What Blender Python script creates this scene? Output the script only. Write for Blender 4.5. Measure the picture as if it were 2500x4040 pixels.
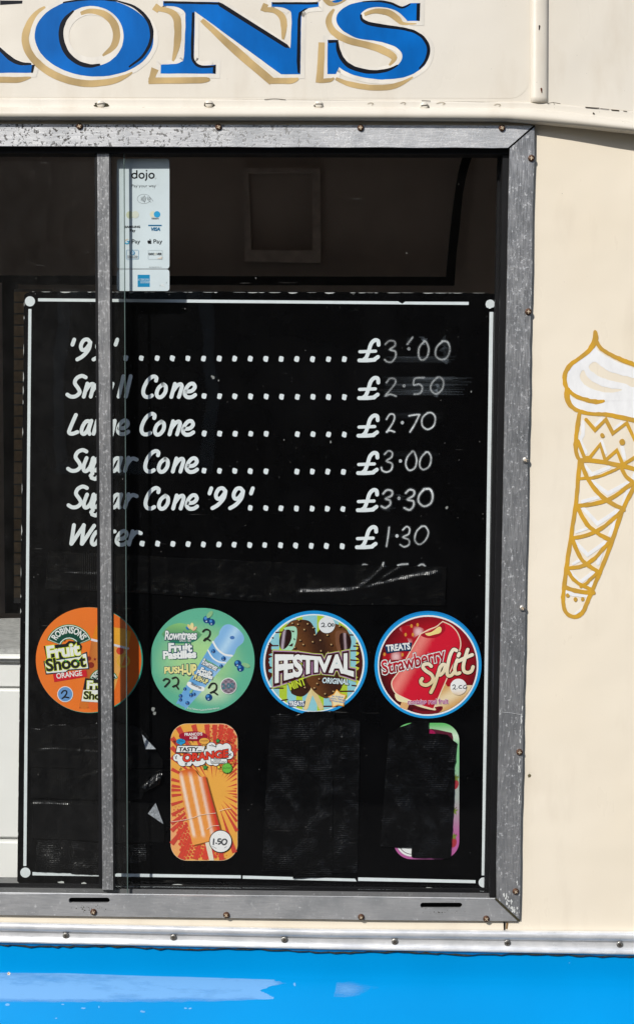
import bpy, bmesh, math, random
from mathutils import Vector, Matrix, noise as mnoise
from mathutils.geometry import tessellate_polygon

for o in list(bpy.data.objects):
    bpy.data.objects.remove(o)
SC = bpy.context.scene
COL = SC.collection
R = math.radians
random.seed(7)

# ------------------------------------------------------------------ camera
F_PX = 6250.0                       # focal length in photograph pixels (photo 2500 x 4040)
TARGET = Vector((0, 0, 1.55))
YAW, PITCH, ROLL, DIST = R(0.5), R(4.5), R(0.5), 1.875
cf = Vector((-math.sin(YAW)*math.cos(PITCH), math.cos(YAW)*math.cos(PITCH), -math.sin(PITCH)))
CP = TARGET - cf*DIST
cr = cf.cross(Vector((0, 0, 1))).normalized()
cu = cr.cross(cf)
cr, cu = cr*math.cos(ROLL)+cu*math.sin(ROLL), cu*math.cos(ROLL)-cr*math.sin(ROLL)
cam = bpy.data.cameras.new('camera')
cam.sensor_fit = 'HORIZONTAL'; cam.sensor_width = 24.0; cam.lens = F_PX/2500*24.0
cam.clip_start = 0.05; cam.clip_end = 300
camo = bpy.data.objects.new('camera', cam); COL.objects.link(camo)
m3 = Matrix((cr, cu, -cf)).transposed()
camo.matrix_world = Matrix.Translation(CP) @ m3.to_4x4()
SC.camera = camo
SC.render.resolution_x, SC.render.resolution_y = 633, 1024

# ------------------------------------------------------------------ light
SUN = Vector((-0.70, -1.0, 0.97)).normalized()      # towards the sun
elev = math.asin(SUN.z)
world = bpy.data.worlds.new('World'); SC.world = world; world.use_nodes = True
wn = world.node_tree; wn.nodes.clear()
sky = wn.nodes.new('ShaderNodeTexSky'); sky.sky_type = 'NISHITA'; sky.sun_disc = False
sky.sun_elevation = elev; sky.sun_rotation = math.atan2(SUN.x, SUN.y)
bg = wn.nodes.new('ShaderNodeBackground'); bg.inputs['Strength'].default_value = 0.12
wo = wn.nodes.new('ShaderNodeOutputWorld')
wn.links.new(sky.outputs[0], bg.inputs[0]); wn.links.new(bg.outputs[0], wo.inputs[0])
sl = bpy.data.lights.new('sun', 'SUN'); sl.energy = 4.45; sl.angle = R(0.5); sl.color = (1, 0.965, 0.91)
so = bpy.data.objects.new('sun', sl); COL.objects.link(so)
so.rotation_euler = SUN.to_track_quat('Z', 'Y').to_euler(); so.location = SUN*6
SC.view_settings.view_transform = 'Standard'; SC.view_settings.look = 'None'
SC.view_settings.gamma = 1.0; SC.view_settings.use_curve_mapping = False
SC.view_settings.exposure = 0.0
SC.render.engine = 'CYCLES'
SC.cycles.max_bounces = 6; SC.cycles.transparent_max_bounces = 16; SC.cycles.glossy_bounces = 3; SC.cycles.diffuse_bounces = 4
SC.cycles.caustics_reflective = False; SC.cycles.caustics_refractive = False

# ------------------------------------------------------------------ helpers
def ev(Y, x, z): return Y(x, z) if callable(Y) else Y
def P(px, py, Y=0.0):
    """point of the surface y = Y(x, z) that stands at photo pixel px, py"""
    d = cf + cr*((px-1250)/F_PX) + cu*((2020-py)/F_PX)
    y = ev(Y, 0, 1.55)
    for _ in range(6 if callable(Y) else 1):
        q = CP + d*((y-CP.y)/d.y)
        y = ev(Y, q.x, q.z)
    return CP + d*((y-CP.y)/d.y)
def conv(x0, y0, w, zw=1512.0):
    k = w/zw
    return lambda x, y: (x0+x*k, y0+y*k)
ident = lambda x, y: (x, y)
def lin(c): return c/12.92 if c <= 0.04045 else ((c+0.055)/1.055)**2.4
def hx(s, k=0.92):
    s = s.lstrip('#')
    return tuple(lin(int(s[i:i+2], 16)/255)*k for i in (0, 2, 4))
def interp(tab, x):
    if x <= tab[0][0]: a, b = tab[0], tab[1]
    elif x >= tab[-1][0]: a, b = tab[-2], tab[-1]
    else:
        for a, b in zip(tab, tab[1:]):
            if a[0] <= x <= b[0]: break
    return a[1]+(b[1]-a[1])*(x-a[0])/(b[0]-a[0])
def smooth(pts, closed=False, n=5):
    """Catmull-Rom; a third value 1 marks a sharp corner"""
    pts = [tuple(p) for p in pts]; N = len(pts); out = []
    sh = [len(p) > 2 and p[2] for p in pts]
    for i in range(N if closed else N-1):
        p1, p2 = pts[i], pts[(i+1) % N]
        p0 = pts[(i-1) % N] if (closed or i > 0) else p1
        p3 = pts[(i+2) % N] if (closed or i+2 < N) else p2
        if sh[i]: p0 = p1
        if sh[(i+1) % N]: p3 = p2
        if sh[i] and sh[(i+1) % N]:
            out.append(p1[:2]); continue
        for j in range(n):
            t = j/n; t2 = t*t; t3 = t2*t
            out.append(tuple(0.5*(2*p1[k]+(p2[k]-p0[k])*t+(2*p0[k]-5*p1[k]+4*p2[k]-p3[k])*t2+(3*p1[k]-p0[k]-3*p2[k]+p3[k])*t3) for k in (0, 1)))
    if not closed: out.append(pts[-1][:2])
    return out
def ell(cx, cy, rx, ry=None, n=40, a0=0, a1=360, rot=0):
    ry = ry or rx; full = abs(a1-a0) >= 360; m = n if full else n+1; c, s = math.cos(R(rot)), math.sin(R(rot)); o = []
    for i in range(m):
        a = R(a0+(a1-a0)*i/n); x, y = rx*math.cos(a), -ry*math.sin(a)
        o.append((cx+x*c-y*s, cy+x*s+y*c))
    return o
def rrect(x0, y0, x1, y1, r, n=8):
    o = []
    for cx, cy, a in ((x1-r, y0+r, 0), (x0+r, y0+r, 90), (x0+r, y1-r, 180), (x1-r, y1-r, 270)):
        for i in range(n+1):
            t = R(a+i*90/n); o.append((cx+r*math.cos(t), cy-r*math.sin(t)))
    return o
def star(cx, cy, r1, r2, n, rot=90):
    return [(cx+(r1 if i % 2 == 0 else r2)*math.cos(R(rot+180*i/n)), cy-(r1 if i % 2 == 0 else r2)*math.sin(R(rot+180*i/n))) for i in range(2*n)]

ORIG = {}
def link(name, me, parent=None, mats=(), label=None, cat=None, group=None, kind=None, origin=None, smoothf=False):
    """link world-space mesh data as an object whose origin is at its base"""
    if origin is None:
        xs = [v.co for v in me.vertices]
        lo = [min(v[i] for v in xs) for i in range(3)]; hi = [max(v[i] for v in xs) for i in range(3)]
        origin = Vector(((lo[0]+hi[0])/2, (lo[1]+hi[1])/2, lo[2]))
    me.transform(Matrix.Translation(-origin))
    for m in mats: me.materials.append(m)
    if smoothf: me.polygons.foreach_set('use_smooth', [True]*len(me.polygons))
    o = bpy.data.objects.new(name, me); COL.objects.link(o)
    place(o, origin, parent)
    tag(o, label, cat, group, kind)
    return o
def place(o, origin, parent):
    if parent:
        o.parent = parent; o.location = origin-ORIG[parent.name]
    else: o.location = origin
    ORIG[o.name] = origin.copy()
def tag(o, label=None, cat=None, group=None, kind=None):
    for k, v in (('label', label), ('category', cat), ('group', group), ('kind', kind)):
        if v: o[k] = v
def empty(name, loc, label=None, cat=None):
    o = bpy.data.objects.new(name, None); o.empty_display_size = 0.1; COL.objects.link(o)
    place(o, Vector(loc), None); tag(o, label, cat); return o
def mesh(name, verts, faces):
    me = bpy.data.meshes.new(name); me.from_pydata([tuple(v) for v in verts], [], faces); me.update(); return me
def box(name, x0, x1, y0, y1, z0, z1, mat, parent=None, bev=0, **kw):
    bm = bmesh.new(); bmesh.ops.create_cube(bm, size=1)
    for v in bm.verts: v.co = Vector(((x0+x1)/2+v.co.x*(x1-x0), (y0+y1)/2+v.co.y*(y1-y0), (z0+z1)/2+v.co.z*(z1-z0)))
    if bev: bmesh.ops.bevel(bm, geom=bm.edges[:], offset=bev, segments=2, affect='EDGES')
    me = bpy.data.meshes.new(name); bm.to_mesh(me); bm.free()
    return link(name, me, parent, [mat], **kw)
def plate(name, loops, Y, thick, mat, parent=None, cv=ident, back=True, **kw):
    """sheet with thickness; loops[0] outline, the rest holes; Y front surface"""
    L = [[P(*cv(*p[:2]), Y) for p in l] for l in loops]
    flat = [v for l in L for v in l]; n = len(flat)
    tri = tessellate_polygon([[Vector((v.x, v.z, 0)) for v in l] for l in L])
    off = Vector((0, thick, 0))
    vs = flat+[v+off for v in flat]; fs = [tuple(t) for t in tri]
    if back: fs += [tuple(i+n for i in reversed(t)) for t in tri]
    k = 0
    for l in L:
        m = len(l)
        fs += [(k+i, k+(i+1) % m, k+(i+1) % m+n, k+i+n) for i in range(m)]
        k += m
    me = mesh(name, vs, fs)
    bm = bmesh.new(); bm.from_mesh(me); bmesh.ops.recalc_face_normals(bm, faces=bm.faces); bm.to_mesh(me); bm.free()
    return link(name, me, parent, [mat], **kw)
def loft(name, rows, mat, parent=None, smoothf=True, closed=False, **kw):
    m = len(rows[0]); vs = [v for r in rows for v in r]; fs = []
    for i in range(len(rows)-1+(1 if closed else 0)):
        for j in range(m-1):
            a = i*m; b = ((i+1) % len(rows))*m
            fs.append((a+j, a+j+1, b+j+1, b+j))
    return link(name, mesh(name, vs, fs), parent, [mat], smoothf=smoothf, **kw)

# glyphs of the built-in typeface, one at a time
FC = bpy.data.curves.new('glyph_source', 'FONT'); FO = bpy.data.objects.new('glyph_source', FC); COL.objects.link(FO)
FC.resolution_u = 3
GL = {}
def raw(s, off=0.0):
    FC.body = s; FC.offset = off
    bpy.context.view_layer.update()
    e = FO.evaluated_get(bpy.context.evaluated_depsgraph_get()); me = e.to_mesh()
    vs = [(v.co.x, v.co.y) for v in me.vertices]; fs = [tuple(p.vertices) for p in me.polygons]
    e.to_mesh_clear(); return vs, fs
HHW = None
def glyph(ch, off):
    global HHW
    if HHW is None: HHW = max(v[0] for v in raw('HH')[0])
    k = (ch, round(off, 4))
    if k not in GL:
        adv = max(v[0] for v in raw('H'+ch+'H')[0])-HHW
        GL[k] = (*raw(ch, off), adv)
    return GL[k]
CAP = 0.682

class Art:
    """flat paint or print: every shape lies one hair proud of the one before"""
    def __init__(s, cv=ident, Y=0.0, step=1e-5):
        s.cv, s.Y, s.step = cv, Y, step; s.v, s.f, s.c, s.k, s.jit = [], [], [], 0, 0
    def lay(s): s.k += 1; return s.k*s.step
    def put(s, pts, faces, col, d=None, xf=None):
        d = s.lay() if d is None else d
        b = len(s.v)
        for p in pts:
            if s.jit: nv = mnoise.noise_vector(Vector((p[0]*.035, p[1]*.035, d*2e4))); p = (p[0]+nv.x*s.jit, p[1]+nv.y*s.jit)
            q = P(*s.cv(p[0], p[1]), s.Y); s.v.append((q.x, q.y-d, q.z))
            c = col(*p[:2]) if callable(col) else col
            s.c.append((*c[:3], c[3] if len(c) > 3 else 1.0))
        s.f += [tuple(b+i for i in f) for f in faces]
    def poly(s, loop, col, holes=(), d=None, cut=0):
        loops = [[(p[0], p[1]) for p in l] for l in (loop, *holes)]
        flat = [p for l in loops for p in l]
        tri = tessellate_polygon([[Vector((x, y, 0)) for x, y in l] for l in loops])
        if cut:
            bm = bmesh.new(); vv = [bm.verts.new((x, y, 0)) for x, y in flat]
            for t in tri:
                try: bm.faces.new([vv[i] for i in t])
                except ValueError: pass
            xs = [p[0] for p in flat]; ys = [p[1] for p in flat]
            for ax, lo, hi in ((0, min(xs), max(xs)), (1, min(ys), max(ys))):
                n = int((hi-lo)/cut)
                for i in range(1, n+1):
                    co = [0, 0, 0]; no = [0, 0, 0]; co[ax] = lo+i*(hi-lo)/(n+1); no[ax] = 1
                    bmesh.ops.bisect_plane(bm, geom=bm.verts[:]+bm.edges[:]+bm.faces[:], plane_co=co, plane_no=no)
            bm.verts.index_update()
            flat = [(v.co.x, v.co.y) for v in bm.verts]; tri = [tuple(v.index for v in f.verts) for f in bm.faces]; bm.free()
        s.put(flat, tri, col, d)
    def rib(s, pts, w, col, closed=False, sm=True, d=None, n=5, cap=True):
        p = smooth(pts, closed, n) if sm and len(pts) > 2 else [q[:2] for q in pts]
        q = [p[0]]
        for a in p[1:]:
            if (a[0]-q[-1][0])**2+(a[1]-q[-1][1])**2 > 1e-6: q.append(a)
        p = q; N = len(p)
        if N == 1: p = [p[0], (p[0][0]+0.01, p[0][1])]; N = 2
        vs, fs = [], []
        def dirn(a, b):
            l = math.hypot(b[0]-a[0], b[1]-a[1]) or 1; return ((b[0]-a[0])/l, (b[1]-a[1])/l)
        for i, a in enumerate(p):
            if closed: d0, d1 = dirn(p[i-1], a), dirn(a, p[(i+1) % N])
            else: d0 = dirn(p[max(i-1, 0)], p[max(i, 1)]); d1 = dirn(p[min(i, N-2)], p[min(i+1, N-1)])
            tx, ty = d0[0]+d1[0], d0[1]+d1[1]; l = math.hypot(tx, ty)
            if l < 0.2: tx, ty, l = d1[0], d1[1], 1
            tx, ty = tx/l, ty/l; ml = 1/max(0.6, tx*d1[0]+ty*d1[1])
            t = i/max(1, N-1)
            ww = (w(t) if callable(w) else (interp([(j/(len(w)-1), x) for j, x in enumerate(w)], t) if isinstance(w, (list, tuple)) else w))/2*ml
            vs += [(a[0]-ty*ww, a[1]+tx*ww), (a[0]+ty*ww, a[1]-tx*ww)]
        for i in range(N if closed else N-1):
            j = (i+1) % N; fs.append((2*i, 2*i+1, 2*j+1, 2*j))
        if cap and not closed:
            for e, sg in ((0, -1), (N-1, 1)):
                A, B = vs[2*e], vs[2*e+1]; c = ((A[0]+B[0])/2, (A[1]+B[1])/2); r = math.hypot(A[0]-B[0], A[1]-B[1])/2
                if r < 1e-6: continue
                a0 = math.atan2(A[1]-c[1], A[0]-c[0]); ids = [2*e]
                for kx in range(1, 6):
                    a = a0-sg*math.pi*kx/6
                    vs.append((c[0]+r*math.cos(a), c[1]+r*math.sin(a))); ids.append(len(vs)-1)
                fs.append(tuple(ids+[2*e+1]))
        s.put(vs, fs, col, d)
    def ring(s, loop, w, col, **k): s.rib(loop, w, col, closed=True, sm=False, **k)
    def text(s, txt, p0, p1, h, col, bold=0.0, shear=0.0, outl=(), sp=0.0, env=None, arc=None):
        """baseline p0 to p1, capital height h; env = (top table, bottom table); arc = (cx, cy, radius, a0, a1)"""
        adv = []; x = 0
        for ch in txt: adv.append(x); x += (0.26 if ch == ' ' else glyph(ch, bold)[2])+sp
        W = x-sp
        tx, ty = p1[0]-p0[0], p1[1]-p0[1]; L = math.hypot(tx, ty) or 1
        ux, uy = -(-ty)/L, -tx/L
        ux, uy = ty/L, -tx/L
        def mp(u, v):
            u = u+v*shear; t = u/W
            if env:
                X = p0[0]+t*tx; yt, yb = interp(env[0], X), interp(env[1], X); return (X, yb+(yt-yb)*v/CAP)
            if arc:
                a = R(arc[3]+(arc[4]-arc[3])*t); r = arc[2]+v/CAP*h; return (arc[0]+r*math.cos(a), arc[1]-r*math.sin(a))
            return (p0[0]+tx*t+ux*v/CAP*h, p0[1]+ty*t+uy*v/CAP*h)
        for off, c in [*outl, (bold, col)]:
            d = s.lay(); d2 = s.lay()
            for i, ch in enumerate(txt):
                if ch == ' ': continue
                vs, fs, _ = glyph(ch, off)
                s.put([mp(adv[i]+a, b) for a, b in vs], fs, c, d if i % 2 else d2)
    def build(s, name, mat, parent=None, **kw):
        me = mesh(name, s.v, s.f)
        at = me.color_attributes.new('Col', 'FLOAT_COLOR', 'POINT')
        at.data.foreach_set('color', [x for c in s.c for x in c])
        return link(name, me, parent, [mat], **kw)

# ------------------------------------------------------------------ materials
class NT:
    def __init__(s, name):
        s.m = bpy.data.materials.new(name); s.m.use_nodes = True; s.t = s.m.node_tree; s.t.nodes.clear()
        s.out = s.n('ShaderNodeOutputMaterial'); s._pos = None
    def n(s, t, **k):
        nd = s.t.nodes.new(t)
        for a, b in k.items(): setattr(nd, a, b)
        return nd
    def l(s, a, b): s.t.links.new(a, b)
    def setv(s, sock, v):
        if hasattr(v, 'is_output'): s.l(v, sock)
        elif isinstance(v, (tuple, list)) and len(v) == 3 and sock.type == 'RGBA': sock.default_value = (*v, 1)
        else: sock.default_value = v
    def pos(s, sc=(1, 1, 1)):
        g = s.n('ShaderNodeNewGeometry'); mp = s.n('ShaderNodeVectorMath', operation='MULTIPLY'); mp.inputs[1].default_value = sc
        s.l(g.outputs['Position'], mp.inputs[0]); return mp.outputs[0]
    def noise(s, scale, detail=3, rough=0.55, sc=(1, 1, 1), dist=0):
        t = s.n('ShaderNodeTexNoise'); t.inputs['Scale'].default_value = scale; t.inputs['Detail'].default_value = detail
        t.inputs['Roughness'].default_value = rough; t.inputs['Distortion'].default_value = dist
        s.l(s.pos(sc), t.inputs['Vector']); return t.outputs['Fac']
    def ramp(s, f, a, b, va=0.0, vb=1.0):
        r = s.n('ShaderNodeMapRange'); r.clamp = True
        for i, v in enumerate((f, a, b, va, vb)): s.setv(r.inputs[i], v)
        return r.outputs[0]
    def mix(s, f, a, b, bt='MIX'):
        m = s.n('ShaderNodeMix', data_type='RGBA', blend_type=bt)
        s.setv(m.inputs[0], f); s.setv(m.inputs[6], a); s.setv(m.inputs[7], b); return m.outputs[2]
    def math(s, op, a, b=0.0):
        m = s.n('ShaderNodeMath', operation=op); s.setv(m.inputs[0], a); s.setv(m.inputs[1], b); return m.outputs[0]
    def bump(s, h, dist, st=1.0):
        b = s.n('ShaderNodeBump'); b.inputs['Distance'].default_value = dist; b.inputs['Strength'].default_value = st
        s.l(h, b.inputs['Height']); return b.outputs[0]
    def bsdf(s, **k):
        p = s.n('ShaderNodeBsdfPrincipled')
        for a, v in k.items(): s.setv(p.inputs[{'col': 'Base Color', 'rough': 'Roughness', 'metal': 'Metallic', 'spec': 'Specular IOR Level', 'nor': 'Normal', 'coat': 'Coat Weight', 'alpha': 'Alpha'}[a]], v)
        return p.outputs[0]
    def done(s, sh): s.l(sh, s.out.inputs[0]); return s.m

def m_cream(name, base, dirt=0.5):
    t = NT(name)
    big = t.noise(3.0, 4); c = t.mix(t.ramp(big, .35, .7), base, tuple(b*k for b, k in zip(base, (.96, .94, .9))))
    st = t.noise(14, 5, sc=(1.6, 1.6, .5)); c = t.mix(t.ramp(st, .54, .8, 0, dirt*.45), c, (.42, .34, .24))
    sp = t.noise(420, 1); c = t.mix(t.ramp(sp, .80, .83, 0, .7), c, (.09, .07, .05))
    b = t.bump(t.math('ADD', t.noise(9, 2), t.math('MULTIPLY', t.noise(3, 1), 2.0)), .006, .45)
    pe = t.n('ShaderNodeBump'); pe.inputs['Distance'].default_value = .0002; pe.inputs['Strength'].default_value = .35
    t.l(t.noise(500, 2), pe.inputs['Height']); t.l(b, pe.inputs['Normal'])
    return t.done(t.bsdf(col=c, rough=t.ramp(st, .3, .7, .24, .42), spec=.4, nor=pe.outputs[0]))
def m_alu(name, base=.66, pit=.5, spots=.5, rough=.42, streak=(1, 1, 30), metal=.7, th=.63, left=False):
    t = NT(name)
    a = t.noise(60, 4, sc=streak); c = t.mix(t.ramp(a, .3, .7), (base*.80, base*.81, base*.83), (base, base, base))
    bl = t.noise(22, 4); c = t.mix(t.ramp(bl, .42, .68, 0, .75), c, (base*.62, base*.64, base*.66))
    mod = t.ramp(t.noise(7, 2), .35, .65)
    if left:
        sx = t.n('ShaderNodeSeparateXYZ'); t.l(t.pos(), sx.inputs[0]); mod = t.math('ADD', t.ramp(sx.outputs[0], -.25, .12, .9, .12), t.math('MULTIPLY', mod, .3))
    pn = t.noise(190, 4, .75); pf = t.math('MULTIPLY', t.ramp(pn, (.53 if left else .57), (.58 if left else .62)), t.math('MULTIPLY', mod, pit)); c = t.mix(pf, c, (.07, .065, .06))
    sn = t.noise(330, 3, .7, sc=(1, 1, .6)); sf = t.math('MULTIPLY', t.ramp(sn, th, th+.05), spots); c = t.mix(sf, c, (.88, .89, .9))
    rg = t.math('ADD', t.ramp(a, .3, .7, rough-.07, rough+.07), t.math('MULTIPLY', t.math('ADD', pf, sf), .25))
    big = t.bump(t.noise(16, 3, sc=(.6, 1, .6)), .004, .5)
    b = t.bump(t.math('ADD', t.math('MULTIPLY', a, .25), t.math('SUBTRACT', t.math('MULTIPLY', sf, .4), pf)), (.0003), .5); t.l(big, b.node.inputs['Normal'])
    return t.done(t.bsdf(col=c, rough=rg, metal=t.math('SUBTRACT', metal, t.math('MULTIPLY', t.math('ADD', pf, sf), .7)), spec=.4, nor=b))
def m_plain(name, col, rough=.5, metal=0, spec=.4, var=.15, sc=40, bump=0):
    t = NT(name); n = t.noise(sc, 4); c = t.mix(t.ramp(n, .3, .7), tuple(x*(1-var) for x in col), tuple(min(1, x*(1+var)) for x in col))
    k = dict(col=c, rough=rough, metal=metal, spec=spec)
    if bump: k['nor'] = t.bump(t.noise(sc*4, 3), bump, .6)
    return t.done(t.bsdf(**k))
def m_paint(name, rough=.38, var=.14, spec=.4, sc=(1, 1, 1), scale=70, wear=0.0, wearcol=(.6, .6, .58)):
    """colour from the mesh's own paint attribute, uneven like a brush or a print"""
    t = NT(name); a = t.n('ShaderNodeAttribute', attribute_name='Col')
    n = t.noise(scale, 4, sc=sc); c = t.mix(1.0, a.outputs['Color'], t.mix(t.ramp(n, .3, .75), (1-var,)*3, (1, 1, 1)), 'MULTIPLY')
    if wear:
        w = t.noise(90, 5, .75, sc=(.25, 1, 1.4)); c = t.mix(t.ramp(w, .66, .72, 0, wear), c, wearcol)
    return t.done(t.bsdf(col=c, rough=rough, spec=spec, nor=t.bump(t.noise(scale*5, 3), .0001, .4)))
def m_chalk(name):
    t = NT(name); a = t.n('ShaderNodeAttribute', attribute_name='Col')
    g = t.ramp(t.noise(900, 3, .7), .3, .62, .35, 1); sm = t.ramp(t.noise(60, 4, .6, sc=(.35, 1, 1.5)), .3, .7, .35, 1)
    f = t.math('MULTIPLY', t.math('MULTIPLY', a.outputs['Alpha'], g), sm)
    d = t.bsdf(col=a.outputs['Color'], rough=.9, spec=.1); tr = t.n('ShaderNodeBsdfTransparent'); mx = t.n('ShaderNodeMixShader')
    t.l(f, mx.inputs[0]); t.l(tr.outputs[0], mx.inputs[1]); t.l(d, mx.inputs[2]); return t.done(mx.outputs[0])
def m_glass(name, tint=(.93, .96, .96), dust=.02, speck=.5):
    t = NT(name); tr = t.n('ShaderNodeBsdfTransparent'); tr.inputs[0].default_value = (*tint, 1)
    gl = t.n('ShaderNodeBsdfGlossy'); gl.inputs['Roughness'].default_value = .015; gl.inputs[0].default_value = (1, 1, 1, 1)
    t.l(t.bump(t.noise(5, 2), .002, .25), gl.inputs['Normal'])
    lw = t.n('ShaderNodeLayerWeight'); lw.inputs[0].default_value = .5
    frf = t.math('ADD', .011, t.math('MULTIPLY', .97, t.math('POWER', lw.outputs['Facing'], 5.0)))
    mx = t.n('ShaderNodeMixShader'); t.l(frf, mx.inputs[0]); t.l(tr.outputs[0], mx.inputs[1]); t.l(gl.outputs[0], mx.inputs[2])
    df = t.n('ShaderNodeBsdfDiffuse'); df.inputs[0].default_value = (.75, .73, .70, 1)
    dn = t.ramp(t.noise(70, 6, .7, sc=(1, 1, .6)), .40, .80, dust*.5, dust*1.5)
    sp = t.math('MULTIPLY', t.ramp(t.noise(330, 1), .815, .84), speck)
    sc = t.math('MULTIPLY', t.ramp(t.noise(120, 2, .5, sc=(.12, 1, 2.2)), .77, .80), speck*.22)
    m2 = t.n('ShaderNodeMixShader'); t.l(t.math('MAXIMUM', t.math('MAXIMUM', dn, sp), sc), m2.inputs[0]); t.l(mx.outputs[0], m2.inputs[1]); t.l(df.outputs[0], m2.inputs[2])
    return t.done(m2.outputs[0])
def m_tape(name, axis):
    t = NT(name)
    w = t.n('ShaderNodeTexWave', wave_type='BANDS', bands_direction=axis, wave_profile='SIN'); w.inputs['Scale'].default_value = 130; w.inputs['Distortion'].default_value = 1.2
    w.inputs['Detail'].default_value = 1; w.inputs['Detail Scale'].default_value = 3
    t.l(t.pos(), w.inputs['Vector'])
    cr_ = t.noise(700, 3, .7); md = t.ramp(t.noise(45, 3), .35, .7)
    h = t.math('ADD', t.math('MULTIPLY', w.outputs['Fac'], t.math('MULTIPLY', md, 1.0)), t.math('MULTIPLY', cr_, .25))
    b1 = t.n('ShaderNodeBump'); b1.inputs['Distance'].default_value = .004; b1.inputs['Strength'].default_value = .4; t.l(t.noise(24, 3, sc=(.5, 1, 1)), b1.inputs['Height'])
    b2 = t.n('ShaderNodeBump'); b2.inputs['Distance'].default_value = .0009; b2.inputs['Strength'].default_value = .6; t.l(h, b2.inputs['Height']); t.l(b1.outputs[0], b2.inputs['Normal'])
    dust = t.ramp(t.noise(620, 2), .75, .80, 0, .4)
    c = t.mix(dust, (.0018, .0018, .002), (.2, .2, .2))
    return t.done(t.bsdf(col=c, rough=.24, spec=.36, nor=b2.outputs[0]))

M = {}
M['cream'] = m_cream('cream_paint', (.81, .735, .61))
M['ivory'] = m_cream('ivory_paint', (.665, .622, .545), .8)
M['alu'] = m_alu('pitted_aluminium', .95, 1.0, .2, .36, (1, 1, 30), .62, .62, True)
M['alu_spot'] = m_alu('spotted_aluminium', .79, .3, .38, .34, (12, 1, 1), .85, .605)
M['alu_low'] = m_alu('dull_aluminium', .62, .25, .30, .42, (1, 1, 30), .6)
M['alu_belt'] = m_alu('bright_aluminium', .93, .10, .25, .33, (1, 1, 30), .40)
M['alu_stile'] = m_alu('galvanised_aluminium', .44, .3, .26, .40, (12, 1, 1), .75, .555)
M['alu_dirty'] = m_alu('grimy_aluminium', .22, 1.0, .2, .5, (1, 1, 30), .4)
M['rubber'] = m_plain('black_rubber', (.008, .008, .009), .5, 0, .25)
M['dark'] = m_plain('slot_shade_black', (.006, .006, .006), .8, 0, .1)
M['black'] = None
def m_board():
    t = NT('black_gloss_board'); n = t.noise(10, 5); s1 = t.noise(150, 3, .6, sc=(.1, 1, 1.6))
    c = t.mix(t.ramp(n, .45, .8, 0, .5), (.0012, .0012, .0014), (.004, .004, .0045)); c = t.mix(t.ramp(s1, .73, .80, 0, .10), c, (.3, .3, .3))
    c = t.mix(t.ramp(t.noise(420, 1), .80, .83, 0, .5), c, (.5, .5, .5))
    return t.done(t.bsdf(col=c, rough=t.ramp(n, .3, .7, .22, .36), spec=.11))
M['board'] = m_board()
M['sign'] = m_paint('signwriters_enamel', .34, .20, .10, (1, 1, .3), 60)
M['brush'] = m_paint('brushed_enamel', .36, .14, .2, (1, 1, .4), 110)
M['letter'] = m_paint('white_enamel_on_board', .45, .10, .3, (1, 1, 1), 120)
M['print'] = m_paint('printed_vinyl', .36, .10, .35, (1, 1, 1), 25, .16)
M['chalk'] = m_chalk('chalk_pen')
M['glass'] = m_glass('fixed_window_glass', tint=(.985, .99, .99), dust=.0007, speck=.25)
M['glass_sash'] = m_glass('sliding_window_glass', (.975, .98, .975), .0055, .35)
M['tape_v'] = m_tape('black_cloth_tape_upright', 'Z')
M['tape_h'] = m_tape('black_cloth_tape_across', 'X')
M['scrim'] = m_plain('grey_tape_backing', (.30, .32, .34), .7, 0, .2, .5, 500)
M['rust'] = m_plain('rusty_screw_steel', (.085, .040, .022), .55, .5, .4, .55, 500, .0006)
M['steel'] = m_plain('worn_screw_steel', (.33, .32, .30), .38, .8, .4, .35, 400, .0004)
M['cross'] = m_plain('worn_bright_recess', (.52, .42, .30), .6, .2, .3, .4, 800)
M['crossd'] = m_plain('dirty_recess', (.05, .04, .03), .8, 0, .2, .4, 800)
M['blue'] = None
def m_blue():
    t = NT('sky_blue_paint'); n = t.noise(4, 4); c = t.mix(t.ramp(n, .3, .7), (.0, .235, .58), (.0, .27, .66))
    sp = t.noise(90, 1); c = t.mix(t.ramp(sp, .83, .85, 0, .6), c, (.30, .55, .85))
    b = t.bump(t.noise(400, 2), .0002, .3)
    return t.done(t.bsdf(col=c, rough=.30, spec=.12, nor=b))
M['blue'] = m_blue()
def m_pale_patch():
    t = NT('streaky_pale_blue'); a = t.n('ShaderNodeAttribute', attribute_name='Col')
    st = t.noise(75, 6, .7, sc=(.22, 1, 1.3)); bl = t.noise(14, 4, sc=(.5, 1, 1))
    f = t.ramp(t.math('ADD', t.math('ADD', a.outputs['Alpha'], t.math('MULTIPLY', t.math('SUBTRACT', st, .5), 1.1)), t.math('MULTIPLY', t.math('SUBTRACT', bl, .5), .8)), .36, .95, 0, .85)
    d = t.bsdf(col=a.outputs['Color'], rough=.42, spec=.2); tr = t.n('ShaderNodeBsdfTransparent'); mx = t.n('ShaderNodeMixShader')
    t.l(f, mx.inputs[0]); t.l(tr.outputs[0], mx.inputs[1]); t.l(d, mx.inputs[2]); return t.done(mx.outputs[0])
M['pale_patch'] = m_pale_patch()
M['moss_shade'] = m_plain('dirt_moss_and_shade', (.055, .05, .03), .95, 0, .1, .5, 700, .001)  # real dirt and moss, and the painted shadow strip below the trim
M['trim_dark'] = m_plain('black_interior_trim', (.004, .004, .004), .6, 0, .2)
M['lining'] = m_plain('brown_interior_lining', (.66, .57, .52), .65, 0, .25, .1, 6)
M['lining_pale'] = m_plain('pale_outline_brown', (.735, .64, .588), .5, 0, .3)
M['white_gel'] = m_plain('white_laminate', (.84, .84, .82), .35, 0, .4, .05, 12)
M['worktop'] = m_plain('grey_worktop', (.42, .42, .41), .55, 0, .3, .25, 120)
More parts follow.
